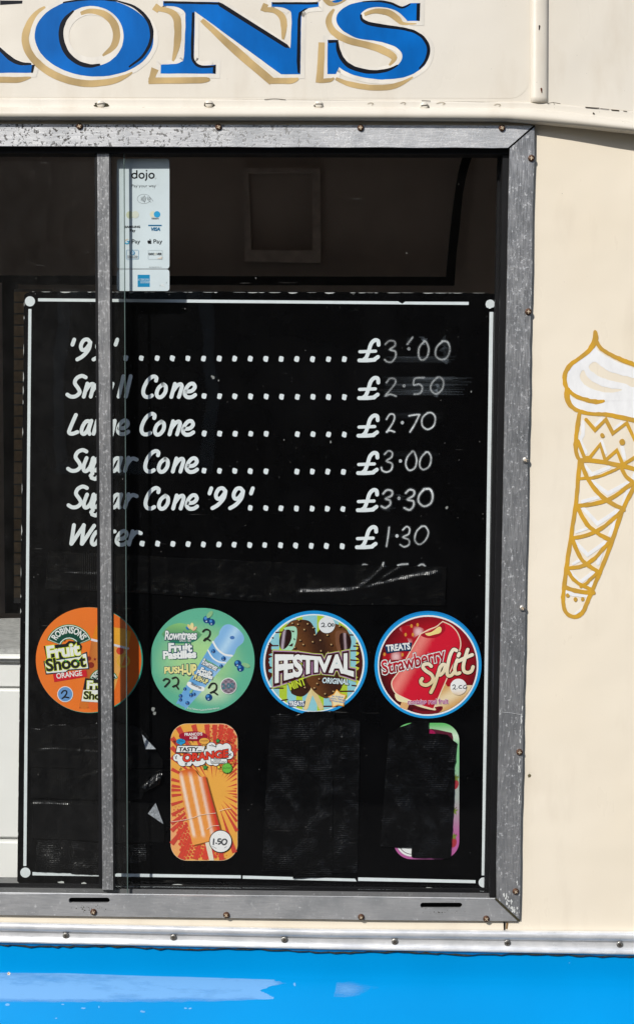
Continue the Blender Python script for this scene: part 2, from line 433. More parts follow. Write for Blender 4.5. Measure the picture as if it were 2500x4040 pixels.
M['cone_wafer'] = m_plain('beige_slats', (.80, .62, .40), .7, 0, .2, .2, 80)
M['asphalt'] = m_plain('asphalt', (.05, .05, .052), .85, 0, .3, .3, 30)
M['brick'] = m_plain('dark_brown_brick', (.12, .085, .065), .85, 0, .2, .25, 12)
M['white_paint'] = m_plain('white_window_paint', (.7, .7, .68), .5)
M['slate'] = m_plain('slate_roof', (.06, .06, .07), .7)
M['pane_dark'] = m_plain('dark_house_glass', (.01, .012, .014), .1, 0, .5)

# ------------------------------------------------------------------ ground and the house across the street (seen in the glass only)
gm = mesh('ground', [(-40, -40, 0), (40, -40, 0), (40, 40, 0), (-40, 40, 0)], [(0, 1, 2, 3)])
link('ground', gm, None, [M['asphalt']], kind='structure')
HY = -11.0
house = empty('terraced_house', (0, HY-3, 0), 'dark brown brick house across the street, mirrored faintly in the window glass', 'house')
box('wall', -9, 9, HY-6, HY, 0, 6.2, M['brick'], house)
rv = [(-9.3, HY+.3, 6.1), (9.3, HY+.3, 6.1), (9.3, HY-3, 8.3), (-9.3, HY-3, 8.3), (-9.3, HY-6.3, 6.1), (9.3, HY-6.3, 6.1)]
link('roof', mesh('roof', rv, [(0, 1, 2, 3), (3, 2, 5, 4), (0, 3, 4), (1, 5, 2), (0, 4, 5, 1)]), house, [M['slate']])
for wx in (-6.4, -2.2, 2.0, 6.2):
    for wz in (1.0, 3.8):
        w = box('window', wx, wx+1.25, HY, HY+.05, wz, wz+1.45, M['white_paint'], house)
        box('pane', wx+.1, wx+1.15, HY+.05, HY+.06, wz+.12, wz+1.35, M['pane_dark'], w)

# ------------------------------------------------------------------ the van
van = empty('ice_cream_van', (-.2, .95, .3), 'old ice cream van with cream and blue body and a framed serving window', 'van')
XL, XR = -1.75, 1.15

# side wall with its window opening
plate('body_panel', [[(-4550, 440), (5100, 440), (5100, 3760), (-4550, 3760)],
                     [(-2440, 545), (2050, 555), (1998, 3590), (-2440, 3590)]], 0.0, .012, M['cream'], van)
body = bpy.data.objects['body_panel']

# fascia: tilted back a little
ZF = P(1250, 400, -.001).z
def YF(x, z): return -.001+math.tan(R(7))*(z-ZF)
T_ = [(-4550, 380), (0, 388), (1250, 393), (2077, 403), (2167, 409), (2500, 438), (3300, 505), (5100, 700)]
B_ = [(-4550, 416), (0, 422), (1250, 423), (1994, 426), (2110, 429), (2220, 440), (2500, 475), (3300, 570), (5100, 790)]
E_ = [(-4550, 468), (0, 473), (1250, 475), (1994, 479), (2110, 489), (2220, 499), (2500, 529), (3300, 625), (5100, 850)]
xs_ = [-4550, -3000, -1500, -700, 0, 400, 800, 1250, 1600, 1900, 2000, 2060, 2110, 2160, 2220, 2300, 2400, 2500, 2700, 3000, 3300, 5100]
def frow(fn): return [fn(x) for x in xs_]
fascia = loft('fascia_panel', [frow(lambda x: P(x, -1500, YF)), frow(lambda x: P(x, interp(T_, x)-1, YF)), frow(lambda x: P(x, interp(T_, x)+3, lambda a, b: YF(a, b)+.002))], M['ivory'], van, smoothf=False)
def wob(x, k): return 1.2*math.sin(x*.011+k)+.8*math.sin(x*.037+k*2)
rows = [frow(lambda x: P(x, interp(T_, x)-1+wob(x, 0), -.0008)), frow(lambda x: P(x, interp(T_, x)+1+wob(x, 0), -.0038)), frow(lambda x: P(x, interp(T_, x)+5+wob(x, 0), -.0042)),
        frow(lambda x: P(x, interp(B_, x)-3, -.0042)), frow(lambda x: P(x, interp(B_, x), -.0048))]
for k in range(0, 13):
    a = R(75-k*13.5)          # half-round bead
    fr = (1-math.sin(a)/math.sin(R(75)))/2*.98
    rows.append(frow(lambda x, fr=fr, a=a: P(x, interp(B_, x)+2+(interp(E_, x)-interp(B_, x)-2)*min(1, fr), -.0052-(.0108+.0075*max(0, min(1, (x-2050)/400)))*max(0, math.cos(a)))))
rows.append(frow(lambda x: P(x, interp(E_, x)-2, -.0050)))
rows.append(frow(lambda x: P(x, interp(E_, x)-6, -.0046)))
rows.append(frow(lambda x: P(x, interp(E_, x)-14, -.0002)))
gutter = loft('gutter_rail', rows, M['ivory'], van)
# raised sign panel with a rounded corner
sgn = [(-4500, -1400), (2086, -1400), *[(2086-75+75*math.cos(R(a)), 388-2-75+75*math.sin(R(a))) for a in range(0, 91, 9)], (1250, 385), (0, 381), (-4500, 376)]
sign_panel = plate('sign_panel', [sgn], lambda x, z: YF(x, z)-.0002, .0002, M['ivory'], fascia)
# half-round seam cover
rows = []
for k in range(9):
    a = math.pi*k/8
    rows.append([P(2126-34*math.cos(a)+(y-390)*-.004, y, lambda X, Z, a=a: YF(X, Z)-.0052*math.sin(a)**.8-.0004) for y in (-1400, 0, 380, 400)]+[P(2126-30*math.cos(a), 407, lambda X, Z: YF(X, Z))])
loft('seam_cover', rows, M['ivory'], van)
rib = Art(ident, lambda x, z: YF(x, z)-.0060)
rib.rib([(2134, 348), (2136, 362)], [7, 9, 4], hx('#5a2c12')); rib.build('rust_spot', M['brush'], bpy.data.objects['seam_cover'])
rib = Art(ident, lambda x, z: YF(x, z)-.0060); rib.rib([(2127, 100), (2126, 114)], [6, 8, 4], hx('#241a12'))
rib.build('rust_spot', M['brush'], bpy.data.objects['seam_cover'])

# cap heads
def screw_mesh(name, r, h, slot=False):
    bm = bmesh.new(); rings = [(1.0, 0), (1.0, .35), (.93, .62), (.75, .85), (.45, .97)]
    vs = []
    for rr, hh in rings: vs.append([bm.verts.new((rr*r*math.cos(2*math.pi*i/16), -hh*h, rr*r*math.sin(2*math.pi*i/16))) for i in range(16)])
    for a, b in zip(vs, vs[1:]):
        for i in range(16): bm.faces.new((a[i], a[(i+1) % 16], b[(i+1) % 16], b[i]))
    bm.faces.new(vs[-1])
    def arm(w, l, d):
        p = [bm.verts.new((x, -h*1.03, z)) for x, z in ((-l, -w), (l, -w), (l, w), (-l, w))]
        if d: 
            for v in p: v.co = Vector((-v.co.z, v.co.y-.00002, v.co.x))
        f = bm.faces.new(p); f.material_index = 1
    if slot: arm(.12*r, .85*r, 0)
    else: arm(.13*r, .55*r, 0); arm(.13*r, .55*r, 1)
    bmesh.ops.recalc_face_normals(bm, faces=[f for f in bm.faces if f.material_index == 0])
    me = bpy.data.meshes.new(name); bm.to_mesh(me); bm.free()
    for p in me.polygons: p.use_smooth = p.material_index == 0
    return me
SM = {}
for k, (r, h, slot, m0, m1) in dict(rust=(.0039, .0026, 0, 'rust', 'cross'), steel=(.0040, .0014, 0, 'steel', 'crossd'), zinc=(.0038, .0022, 0, 'steel', 'cross'), painted=(.0046, .0028, 1, 'ivory', 'crossd')).items():
    SM[k] = screw_mesh('screw_'+k, r, h, slot); SM[k].materials.append(M[m0]); SM[k].materials.append(M[m1])
def screw(kind, px, py, Y, parent):
    o = bpy.data.objects.new('screw', SM[kind]); COL.objects.link(o); place(o, P(px, py, Y), parent)
    o.rotation_euler = (random.uniform(-.08, .08), random.uniform(0, 3.1) if kind != 'painted' else random.uniform(-.15, .15), random.uniform(-.06, .06)); return o
for x, y in ((398, 410), (825, 409), (1258, 411), (1673, 416), (-30, 408), (-460, 406)):
    screw('painted', x, y, -.0040, gutter)
for x, y in ((398, 410), (825, 409), (1258, 411), (1673, 416)):
    pts = [(x+random.uniform(18, 30)*math.cos(a)*(1.2 if x < 500 else .8), y+2+random.uniform(8, 13)*math.sin(a)) for a in [k*.42 for k in range(15)]]
    gr = Art(ident, -.00465); gr.poly(smooth(pts, True, 2), hx('#544a30')); gr.build('moss_patch', M['moss_shade'], gutter)


ck = Art(conv(1250, 0, 1250), -.0047)
for p, w in (([(1100, 492), (1125, 488), (1160, 493)], 3), ([(1128, 486), (1132, 497)], 2), ([(1282, 510), (1320, 513), (1345, 514)], 5), ([(1352, 516), (1392, 520)], 3), ([(1405, 523), (1440, 526)], 4), ([(1462, 528), (1478, 530)], 3), ([(500, 478), (540, 480)], 3), ([(-250, 473), (-200, 470), (-150, 474)], 3), ([(1318, 538), (1321, 541)], 7)):
    ck.rib(p, w, hx('#3a3022'))
for x, y, w in ((255, 494, 26), (410, 492, 24), (-830, 517, 30), (-910, 519, 44), (-540, 519, 40), (-1210, 520, 30), (590, 492, 40), (860, 500, 30)):
    ck.rib([(x-w/2, y), (x, y-6), (x+w/2, y-2), (x+w/4, y+5)], 2.2, hx('#a89a80'))
ck.build('cracked_paint', M['brush'], gutter, kind='stuff')
# window frame of mitred aluminium rails
FX = -2480
def slot(x0, x1, y): return [(x0+11*math.cos(R(a)), y+11*math.sin(R(a))) for a in range(90, 271, 20)]+[(x1+11*math.cos(R(a)), y+11*math.sin(R(a))) for a in range(-90, 91, 20)]
mr = math.sin
rail_t = plate('frame_rail', [[(FX, 480), (2103, 494), (2003, 581), *[(x, 574.5+x*.0035+1.0*mr(x*.02)) for x in range(1950, -2400, -150)], (FX+100, 568)]], -.0045, .0045, M['alu'], van)
re_ = [(2108-60*(y-497)/3135+1.3*mr(y*.013)+.8*mr(y*.05), y) for y in range(640, 3600, 60)]
rail_s = plate('frame_rail', [[(2108, 499), *re_, (2048, 3630), (1959, 3546), *[(2009-54*(y-584)/2964, y) for y in range(3400, 600, -140)], (2010, 584)]], -.0047, .0047, M['alu_spot'], van)
rail_b = plate('frame_rail', [[(FX+100, 3506), (0, 3530), (1250, 3543), (1951, 3552), (2040, 3635.5), (1500, 3632), (1250, 3628), (600, 3620), (0, 3612), (FX, 3590)],
                              slot(282, 422, 3554), slot(1668, 1812, 3574)], -.0045, .0045, M['alu_low'], van)
plate('frame_rail', [[(FX, 480), (FX+100, 568), (FX+100, 3506), (FX, 3590)]], -.0046, .0046, M['alu_spot'], van)
for x, y in ((314, 497), (862, 500), (1422, 503), (1979, 504), (-260, 494)): screw('rust', x, y, -.0045, rail_t)
for x, y, k in ((2095, 623, 'rust'), (2083, 1229, 'rust'), (2072, 1815, 'zinc'), (2060, 2400, 'zinc'), (2048, 2968, 'rust'), (2033, 3518, 'rust')): screw(k, x, y, -.0047, rail_s)
for x, y in ((369, 3599), (893, 3611), (1424, 3619), (1917, 3626), (-150, 3592)): screw('rust', x, y, -.0045, rail_b)
mg = Art(ident, -.0012)
mg.poly([(2095, 492), (2110, 492), (2110, 506), (2018, 592), (2006, 592), (1996, 582)], hx('#0c0b0a')); mg.build('mitre_gap', M['moss_shade'], rail_s)
mg = Art(ident, -.0012)
mg.poly([(1950, 3545), (1966, 3545), (2050, 3622), (2050, 3637), (2036, 3637)], hx('#0c0b0a')); mg.build('mitre_gap', M['moss_shade'], rail_s)
# flaked white paint and scratches on the upright rail and its foot
fl = Art(conv(1250, 3300, 1250), -.00475)
for k in range(26):
    t_ = random.random(); cx = 882+t_*62+random.uniform(-12, 14); cy = 265+t_*95+random.uniform(-14, 14); r = random.uniform(3, 9)
    fl.poly([(cx+r*random.uniform(.4, 1.3)*math.cos(a)*.7, cy+r*random.uniform(.6, 1.5)*math.sin(a)) for a in [j*.7 for j in range(9)]], hx('#d6d8d6'))
fl.cv = conv(1850, 2300, 650, 1324)
for (x0, y0, x1, y1, n) in ((425, 1000, 410, 1290, 26), (408, 1420, 404, 1540, 16), (404, 1620, 404, 1780, 16), (380, 2405, 392, 2430, 5)):
    for k in range(n):
        t_ = random.random(); cx = x0+(x1-x0)*t_+random.uniform(-9, 7); cy = y0+(y1-y0)*t_; w = random.uniform(1.5, 5); h = random.uniform(6, 22)
        fl.poly([(cx-w*random.uniform(.3, 1), cy-h*.3), (cx+w*.2, cy-h), (cx+w, cy-h*.2), (cx+w*random.uniform(.2, 1), cy+h*.6), (cx-w*.2, cy+h)], hx('#dcdedd'))
fl.rib([(260, 1038), (340, 1046), (425, 1062)], 3, hx('#c5c7c8'))
fl.build('paint_flakes', M['brush'], rail_s, kind='stuff')
gz = Art(ident, -.00455)
for cx, cy, n, sx, sy in ((352, 3586, 34, 80, 12), (1745, 3598, 16, 70, 8)):
    for k in range(n):
        x = cx+random.gauss(0, sx*.55); y = cy+random.gauss(0, sy*.6); r = random.uniform(1.0, 2.6)
        gz.poly([(x+r*random.uniform(.5, 1.4)*math.cos(a), y+r*random.uniform(.5, 1.2)*math.sin(a)) for a in [j*.9 for j in range(7)]], hx('#4a4742'))
gz.build('grime', M['moss_shade'], rail_b, kind='stuff')

# inner reveal, sill and sash tracks
zs = P(1000, 3534, -.001).z
sill_r = P(1962, 3545, .03).x
XS = P(FX+90, 2000, .02).x
def sillbar(y0, y1, h, mat, nm='sash_track'): return box(nm, XS, sill_r, y0, y1, zs-(.002 if y0 < .001 else .012), zs+h, mat, van, .0006)
box('window_sill', XS, sill_r+.002, .0036, .075, zs-.012, zs-.0052, M['alu_dirty'], van)
plate('slot_shade_plate', [[(200, 3540), (1900, 3558), (1900, 3588), (200, 3578)]], .0026, .0006, M['dark'], van)  # black plate added behind the slots to stand in for their inner shade
sillbar(.0003, .0022, -.0006, M['alu_belt']); sillbar(.0145, .0162, .0008, M['alu_dirty']); sillbar(.0275, .0295, .0022, M['rubber'])
dirt = Art(ident, -.02)
rj = [(2009-54*(y-584)/2964) for y in (584, 3549)]
plate('window_seal', [[(rj[0]-26, 560), (rj[0]+14, 560), (rj[1]+14, 3560), (rj[1]-24, 3545)]], .006, .03, M['rubber'], van)
plate('window_seal', [[(-2400, 560), (2020, 570), (2020, 606), (-2400, 596)]], .004, .032, M['rubber'], van)
jamb = plate('window_seal', [[(rj[0]-46, 600), (rj[0]-20, 600), (rj[1]-18, 3545), (rj[1]-44, 3535)]], .0300, .010, M['rubber'], van)

# fixed pane and sliding pane with its stile
YP, YS = .0190, .0080
plate('fixed_pane', [[(398, 590), (1992, 598), (1936, 3520), (414, 3500)]], YP, .004, M['glass'], van)
sash = plate('sliding_pane', [[(-2380, 588), (489, 592), (503, 3527), (-2380, 3490)]], YS, .0035, M['glass_sash'], van)
ge = Art(ident, YS-.0001)
plate('pane_edge', [[(487.5, 592), (490.5, 592), (504.5, 3527), (501.5, 3527)]], YS-.0003, .004, m_plain('green_glass_edge', (.10, .14, .13), .2, 0, .5), sash)
plate('stile', [[(383, 586), (430, 586), (446, 3512), (404, 3512)]], .0062, .0072, M['alu_stile'], sash)
plate('stile_seal', [[(373, 586), (382.6, 586), (403.5, 3505), (390, 3505)]], .0068, .006, M['rubber'], sash)
plate('stile_seal', [[(430.4, 590), (437, 590), (452, 3515), (446.4, 3515)]], .0070, .006, M['rubber'], sash)

# belt trim
BT = [(-4550, 3580), (0, 3639), (1250, 3665), (2500, 3676), (5100, 3700)]
BB = [(-4550, 3655), (0, 3723), (1250, 3749), (2500, 3771), (5100, 3800)]
bx_ = [-4550, -1500, -300, 0, 300, 600, 900, 1250, 1600, 1900, 2200, 2500, 3200, 5100]
prof = [(0, -.0012), (.02, -.0050), (.07, -.0078), (.15, -.0094), (.24, -.0098), (.33, -.0094), (.385, -.0078), (.43, -.0046), (.50, -.0042), (.64, -.0046), (.78, -.0060), (.90, -.0080), (.96, -.0080), (.99, -.006), (1.0, -.001)]
belt = loft('belt_trim', [[P(x, interp(BT, x)+t_*(interp(BB, x)-interp(BT, x)), y) for x in bx_] for t_, y in prof], M['alu_belt'], van)
for x, y in ((260, 3693), (684, 3700), (1122, 3709), (1557, 3717), (2001, 3722), (2444, 3728), (-170, 3684)): screw('steel', x, y, -.0048, belt)
jn = Art(ident, -.0006)
jn.poly([(1985, 3640), (1993, 3640), (1992, 3672), (1986, 3672)], hx('#17130f'))
jn.poly([(1996, 3640), (2004, 3642), (2000, 3668), (1994, 3666)], hx('#8a6a45'))
jn.build('panel_joint', M['brush'], body)

# blue skirt: upright band, then flaring out below a crease
ZC = P(1250, 3858, -.002).z
def YB(x, z):
    d = (ZC-.0035*x)-z; t = d/.006
    s_ = .006*(math.log1p(math.exp(max(-30, min(30, t)))) if t < 30 else t)
    return -.0045-math.tan(R(25))*min(s_, .10)+.06*max(0, -d)
rws = []
for py in (3715, 3740, 3770, 3800, 3820, 3832, 3840, 3846, 3851, 3855, 3859, 3863, 3867, 3872, 3878, 3886, 3900, 3930, 3970, 4040, 4150, 4300, 4500, 4800):
    rws.append([P(x, py+(x-1250)*.012, YB) for x in bx_])
skirt = loft('skirt_panel', rws, M['blue'], van)
zb = rws[-1][0].z
# ragged paint edge hanging below the trim
pe = Art(ident, -.0055)
up, lo = [], []
x = -400
while x < 2560:
    yb = interp(BB, x); k = random.random(); a = 1.0 if x < 2000 else .5
    up.append((x, yb-6)); lo.append((x, yb+a*(2+3.5*math.sin(x*.011)+4*k*(k > .5)))); x += random.uniform(14, 34)
pe.poly(up+lo[::-1], lambda x, y: hx('#0a6fb5'))
pe.build('lifted_paint_edge', M['brush'], skirt)
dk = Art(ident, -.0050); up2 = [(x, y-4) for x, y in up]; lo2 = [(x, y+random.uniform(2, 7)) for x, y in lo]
dk.poly(up2+lo2[::-1], hx('#1c1a16')); dk.build('painted_edge_shadow', M['moss_shade'], skirt)  # shadow under the lifted paint edge, painted as a dark ragged strip
# paler streaky patches with ragged edges on the blue
tu = Art(conv(0, 3300, 1250), lambda x, z: YB(x, z)-.00015)
def ragged(top, bot, jt=2.0, jb=3.0, n=6):
    o = []
    for seq, j in ((top, jt), (bot, jb)):
        for a, b in zip(seq, seq[1:]):
            for i in range(n):
                t = i/n; o.append((a[0]+(b[0]-a[0])*t, a[1]+(b[1]-a[1])*t+random.uniform(-j, j)))
        o.append(seq[-1])
    return o
pat = ragged([(-80, 652), (300, 655), (700, 668), (1000, 676), (1310, 686)], [(1310, 690), (1370, 703), (1290, 718), (1240, 738), (1270, 752), (1306, 770), (1305, 780), (1180, 784), (1000, 792), (800, 792), (600, 794), (300, 792), (60, 796), (-80, 798)], .6, 3)
tu.poly(pat, lambda x, y: (*hx('#74b2ec'), min(1.0, .35+(800-y)/45, .25+(1390-x)/130)), cut=14)
for x, y, w, h in ((397, 822, 12, 4), (680, 838, 12, 6), (885, 822, 8, 4), (908, 823, 8, 4), (472, 816, 3, 6), (1405, 708, 6, 9), (268, 870, 6, 3), (300, 804, 8, 3), (36, 805, 12, 6)):
    tu.poly([(x+w*random.uniform(.6, 1.2)*math.cos(a), y+h*random.uniform(.6, 1.2)*math.sin(a)) for a in [j*.7 for j in range(9)]], hx('#7cb8ef'))
tu2 = lambda x, y: (*hx('#6db2ee'), max(.2, .85-math.hypot((x-1660)/110, (y-728)/60)*.45))
tu.poly(ragged([(1605, 700), (1690, 696), (1745, 706), (1810, 712)], [(1800, 730), (1785, 748), (1775, 720), (1740, 748), (1690, 768), (1590, 770), (1600, 735)], 3, 4), tu2, cut=10)
tu.build('pale_blue_patch', M['pale_patch'], skirt, kind='stuff')
ch = Art(conv(0, 3300, 1250), lambda x, z: YB(x, z)-.0002)
ch.poly(star(42, 657, 10, 6, 5), hx('#e8dcc8')); ch.poly(star(40, 655, 4, 2, 4), hx('#b05a20'))
ch.build('paint_chip', M['brush'], skirt)
cp = Art(conv(1850, 2300, 650, 1324), -.0003)
cp.poly([(470, 1545), (484, 1535), (498, 1545), (492, 1562), (474, 1566)], hx('#6a6248')); cp.rib([(474, 1530), (484, 1518), (497, 1520)], 5, hx('#f4ead6'))
cp.build('paint_chip', M['brush'], body)

# interior seen through the glass
IZ0, IZ1, IY = .75, 2.25, 1.75
box('ceiling_lining', XL, XR, .02, IY, IZ1, IZ1+.04, M['lining'], van)
box('cab_floor', XL, XR, .08, IY, IZ0-.04, IZ0, M['worktop'], van)
box('inner_wall', XL, XR, IY, IY+.04, IZ0, IZ1, M['lining'], van)
box('end_wall', XL-.04, XL, .02, IY, IZ0-.04, IZ1+.04, M['lining'], van)
box('end_wall', XR, XR+.04, .02, IY, IZ0-.04, IZ1+.04, M['lining'], van)
box('wall_lining', XL, XR, .014, .02, IZ0-.04, zs-.02, M['lining'], van)
YI = IY-.03
tr1 = Art(ident, YI)
plate('window_bar', [[(-900, 1083), (1795, 1091), (1790, 1124), (-900, 1118)]], YI-.012, .02, M['trim_dark'], van)
plate('window_bar', [[*smooth([(1845, 560), (1815, 650), (1795, 760), (1778, 900), (1768, 1000), (1760, 1092)]), (1792, 1124), *smooth([(1800, 1000), (1812, 900), (1826, 760), (1850, 650), (1885, 560)])]], YI-.013, .02, M['trim_dark'], van)
plate('pale_outline', [[(960, 660), (1262, 664), (1265, 1036), (966, 1030)], [(978, 678), (992, 985), (1232, 988), (1232, 678)]], YI, .02, M['lining_pale'], van)  # pale rectangular outline, slightly lighter than the inner wall
plate('window_pillar', [[(62, 1115), (75, 2420), (20, 2420), (8, 1115)]], IY-.4, .03, M['trim_dark'], van)
plate('window_pillar', [[(-200, 1115), (8, 1115), (20, 2420), (-200, 2420)]], IY-.38, .02, M['lining'], van)
# slatted beige panel glimpsed past the board
sp_ = empty('slatted_shutter', P(90, 2350, 1.2), 'narrow beige slatted strip glimpsed between pillar and menu board', 'shutter')
for k in range(27):
    plate('slat', [[(55, 1150+k*45), (210, 1150+k*45), (210, 1150+k*45+38), (55, 1150+k*45+38)]], 1.2+.004*(k % 3), .012, M['cone_wafer'], sp_)
plate('backing', [[(55, 1140), (210, 1140), (210, 2380), (55, 2380)]], 1.22, .01, M['worktop'], sp_)

# white counter at the left
YC = .13
cnt = empty('serving_counter', P(20, 3480, YC), 'white counter with grey worktop inside the window left of the menu board', 'counter')
pL, pR = -900, 330
def hz(py, Y): return P(50, py, Y).z
def hx_(px, Y): return P(px, 2500, Y).x
zt = hz(2560, YC)
bm = bmesh.new()
q = [(hx_(pL, YC), YC), (hx_(pR, YC), YC), (hx_(pR, YC)+.05, YC+.42), (hx_(135, YC)-.02, YC+.42), (hx_(0, YC)-.02, YC+.27), (hx_(pL, YC), YC+.20)]
t1 = [bm.verts.new((a, b, zt)) for a, b in q]; t0 = [bm.verts.new((a, b, zt-.006)) for a, b in q]
bm.faces.new(t1); bm.faces.new(t0[::-1])
for i in range(len(q)): bm.faces.new((t1[i], t0[i], t0[(i+1) % len(q)], t1[(i+1) % len(q)]))
bmesh.ops.recalc_face_normals(bm, faces=bm.faces); me = bpy.data.meshes.new('worktop'); bm.to_mesh(me); bm.free()
link('worktop', me, cnt, [M['worktop']])
x0, x1 = hx_(pL, YC), hx_(pR, YC)
box('bullnose', x0, x1, YC-.006, YC+.02, hz(2612, YC), zt-.0065, M['white_gel'], cnt, .005)
box('upper_rail', x0, x1, YC+.004, YC+.03, hz(2716, YC), hz(2612, YC)-.001, M['white_gel'], cnt, .002)
box('door_panel', x0, x1, YC+.001, YC+.03, hz(3312, YC), hz(2720, YC), M['white_gel'], cnt, .003)
box('plinth', x0, x1, YC-.002, YC+.03, IZ0, hz(3318, YC), M['white_gel'], cnt, .003)

# ------------------------------------------------------------------ signwriting on the fascia
SZ = conv(0, 0, 1250)
YL = lambda x, z: YF(x, z)-.00045
BLUE, INK, GOLD, HALO = hx('#0069c0'), hx('#14171f'), hx('#d2b47e'), hx('#eae4d9')
GD2 = hx('#b49a6c')
def gcol(x, y): 
    return tuple(a+(b-a)*(.5+.5*math.sin(x*.021+y*.017)) for a, b in zip(GOLD, GD2))
def bcol(x, y):
    k = .88+.28*max(0, math.sin(x*.013+1.0)*math.sin(y*.011+.6)); return tuple(c*k for c in BLUE)
def letter(halo, faces, shades, golds, holes=()):
    a = Art(SZ, YL); a.jit = 1.6
    for h in halo: a.rib(*h[:1], h[1], HALO, closed=h[2], sm=False)
    for pts, w in golds: a.rib(pts, w, gcol, cap=False)
    for f in faces: a.poly(f, bcol, holes, cut=40)
    for kind, p, *w in shades:
        if kind == 'p': a.poly(p, INK)
        else: a.rib(p, w[0], INK, cap=False)
    return a.build('painted_letter', M['sign'], sign_panel)
s2 = lambda L: [(p[0]+1512, *p[1:]) for p in L]
# tail of the letter cut by the picture's edge: a full X carried on out of view
leg = smooth([(-60, 175, 1), (-20, 220), (25, 265), (70, 298), (110, 310, 1), (168, 306, 1), (158, 345, 1), (-190, 347, 1), (-190, 310, 1), (-130, 300), (-110, 280, 1), (-165, 205, 1)], True)
leg2 = smooth([(-190, -60, 1), (-20, -60, 1), (-20, -40, 1), (-60, -25), (10, 20, 1), (108, 0, 1), (112, -30, 1), (112, -60, 1), (170, -60, 1), (170, -38, 1), (120, 0, 1), (105, 20, 1), (-10, 28), (-120, 130, 1), (-165, 205, 1), (-60, 175, 1), (-40, 160, 1), (-170, 0, 1)], True)
letter([(leg, 40, True)], [leg], [('r', [(-20, 212), (25, 257), (70, 290), (110, 302), (150, 303)], [10, 22, 18, 8]), ('p', [(153, 308), (168, 306), (158, 345), (148, 345)]), ('p', [(0, 0), (108, 0), (106, 14), (0, 20)])],
       [([(-190, 378), (0, 378), (90, 378), (148, 366)], [28, 28, 28, 6])])
oo = ell(449, 176, 284, 187, 64, rot=3); oi = ell(438, 170, 152, 144, 48, rot=4)
letter([(oo, 44, True), (ell(438, 170, 132, 124, 48, rot=4), 44, True)], [oo],
       [('r', [(352, 48), (312, 88), (292, 140), (298, 205), (325, 258), (375, 298), (430, 312), (478, 306)], [8, 24, 24, 24, 20, 10]),
        ('r', [(560, 2), (640, 30), (700, 85), (724, 150), (712, 215), (675, 270), (615, 318)], [6, 16, 18, 14, 8]), ('r', [(300, 10), (390, -4), (480, -6), (560, 2)], [6, 10, 10, 8])],
       [([(215, 30), (160, 75), (122, 160), (130, 230), (170, 290), (240, 345), (330, 382), (420, 396), (520, 388), (590, 366), (632, 343)], [10, 34, 36, 34, 34, 30, 6]),
        ([(385, 62), (430, 50), (490, 62), (540, 105), (556, 165), (540, 220), (490, 264)], [16, 24, 34, 36, 34, 10])], [oi])
N_ = smooth([(778, 3, 1), (1045, 8, 1), (1385, 228, 1), (1390, 75), (1375, 45), (1345, 33), (1295, 29, 1), (1295, 8, 1), (1520, 8, 1), (1520, 30, 1), (1470, 36), (1445, 50), (1437, 80), (1433, 352, 1), (1340, 352, 1), (930, 52, 1), (926, 265), (935, 295), (962, 310), (1030, 306, 1), (1028, 350, 1), (766, 348, 1), (768, 306, 1), (830, 303), (865, 293), (878, 265), (885, 90), (880, 55), (860, 38), (830, 28), (778, 25, 1)], True, 4)
letter([(N_, 42, True)], [N_], [('p', [(1045, 8), (1062, 14), (1370, 210), (1385, 228), (1362, 226), (1050, 30), (1030, 10)]),
       ('r', [(922, 56), (919, 160), (918, 260), (928, 295), (960, 316), (1022, 314)], [12, 14, 14, 14, 8]), ('p', [(1434, 80), (1442, 55), (1470, 38), (1455, 38), (1425, 58), (1419, 90), (1415, 290), (1420, 345), (1432, 350)]),
       ('p', [(1016, 312), (1030, 306), (1028, 350), (1014, 346)]), ('r', [(782, 8), (900, 11), (1040, 14)], 11), ('r', [(1298, 13), (1400, 13), (1515, 13)], 11)],
       [([(738, 50), (758, 22)], 30), ([(748, 38), (800, 48), (838, 75), (848, 120), (846, 200), (825, 290)], [22, 26, 36, 36, 34, 10]), ([(716, 392), (740, 326)], [22, 36]), ([(708, 383), (960, 380), (998, 370)], [30, 30, 8]),
        ([(962, 92), (1120, 235), (1298, 388)], [20, 38, 38]), ([(1288, 384), (1390, 383), (1424, 372)], [28, 28, 8]), ([(1254, 50), (1268, 16)], 26), ([(1260, 42), (1310, 48), (1345, 78), (1354, 120), (1350, 186)], [22, 24, 32, 32, 10])])
S_ = smooth(s2([(447, 12, 1), (492, 12, 1), (490, 98, 1), (430, 98, 1), (405, 70), (370, 45), (320, 33), (270, 32), (230, 45), (208, 68), (215, 92), (250, 110), (320, 122), (400, 132), (460, 147), (510, 178), (537, 225), (525, 290), (490, 330), (430, 362), (350, 376), (270, 375), (190, 360), (140, 340), (105, 318, 1), (90, 352, 1), (50, 352, 1), (50, 188, 1), (102, 188, 1), (108, 235), (130, 285), (165, 315), (225, 335), (285, 340), (345, 328), (390, 302), (407, 268), (395, 238), (360, 215), (290, 195), (200, 182), (140, 155), (103, 122), (92, 85), (108, 50), (150, 22), (215, 5), (285, 0), (350, 8), (405, 30, 1)]), True, 4)
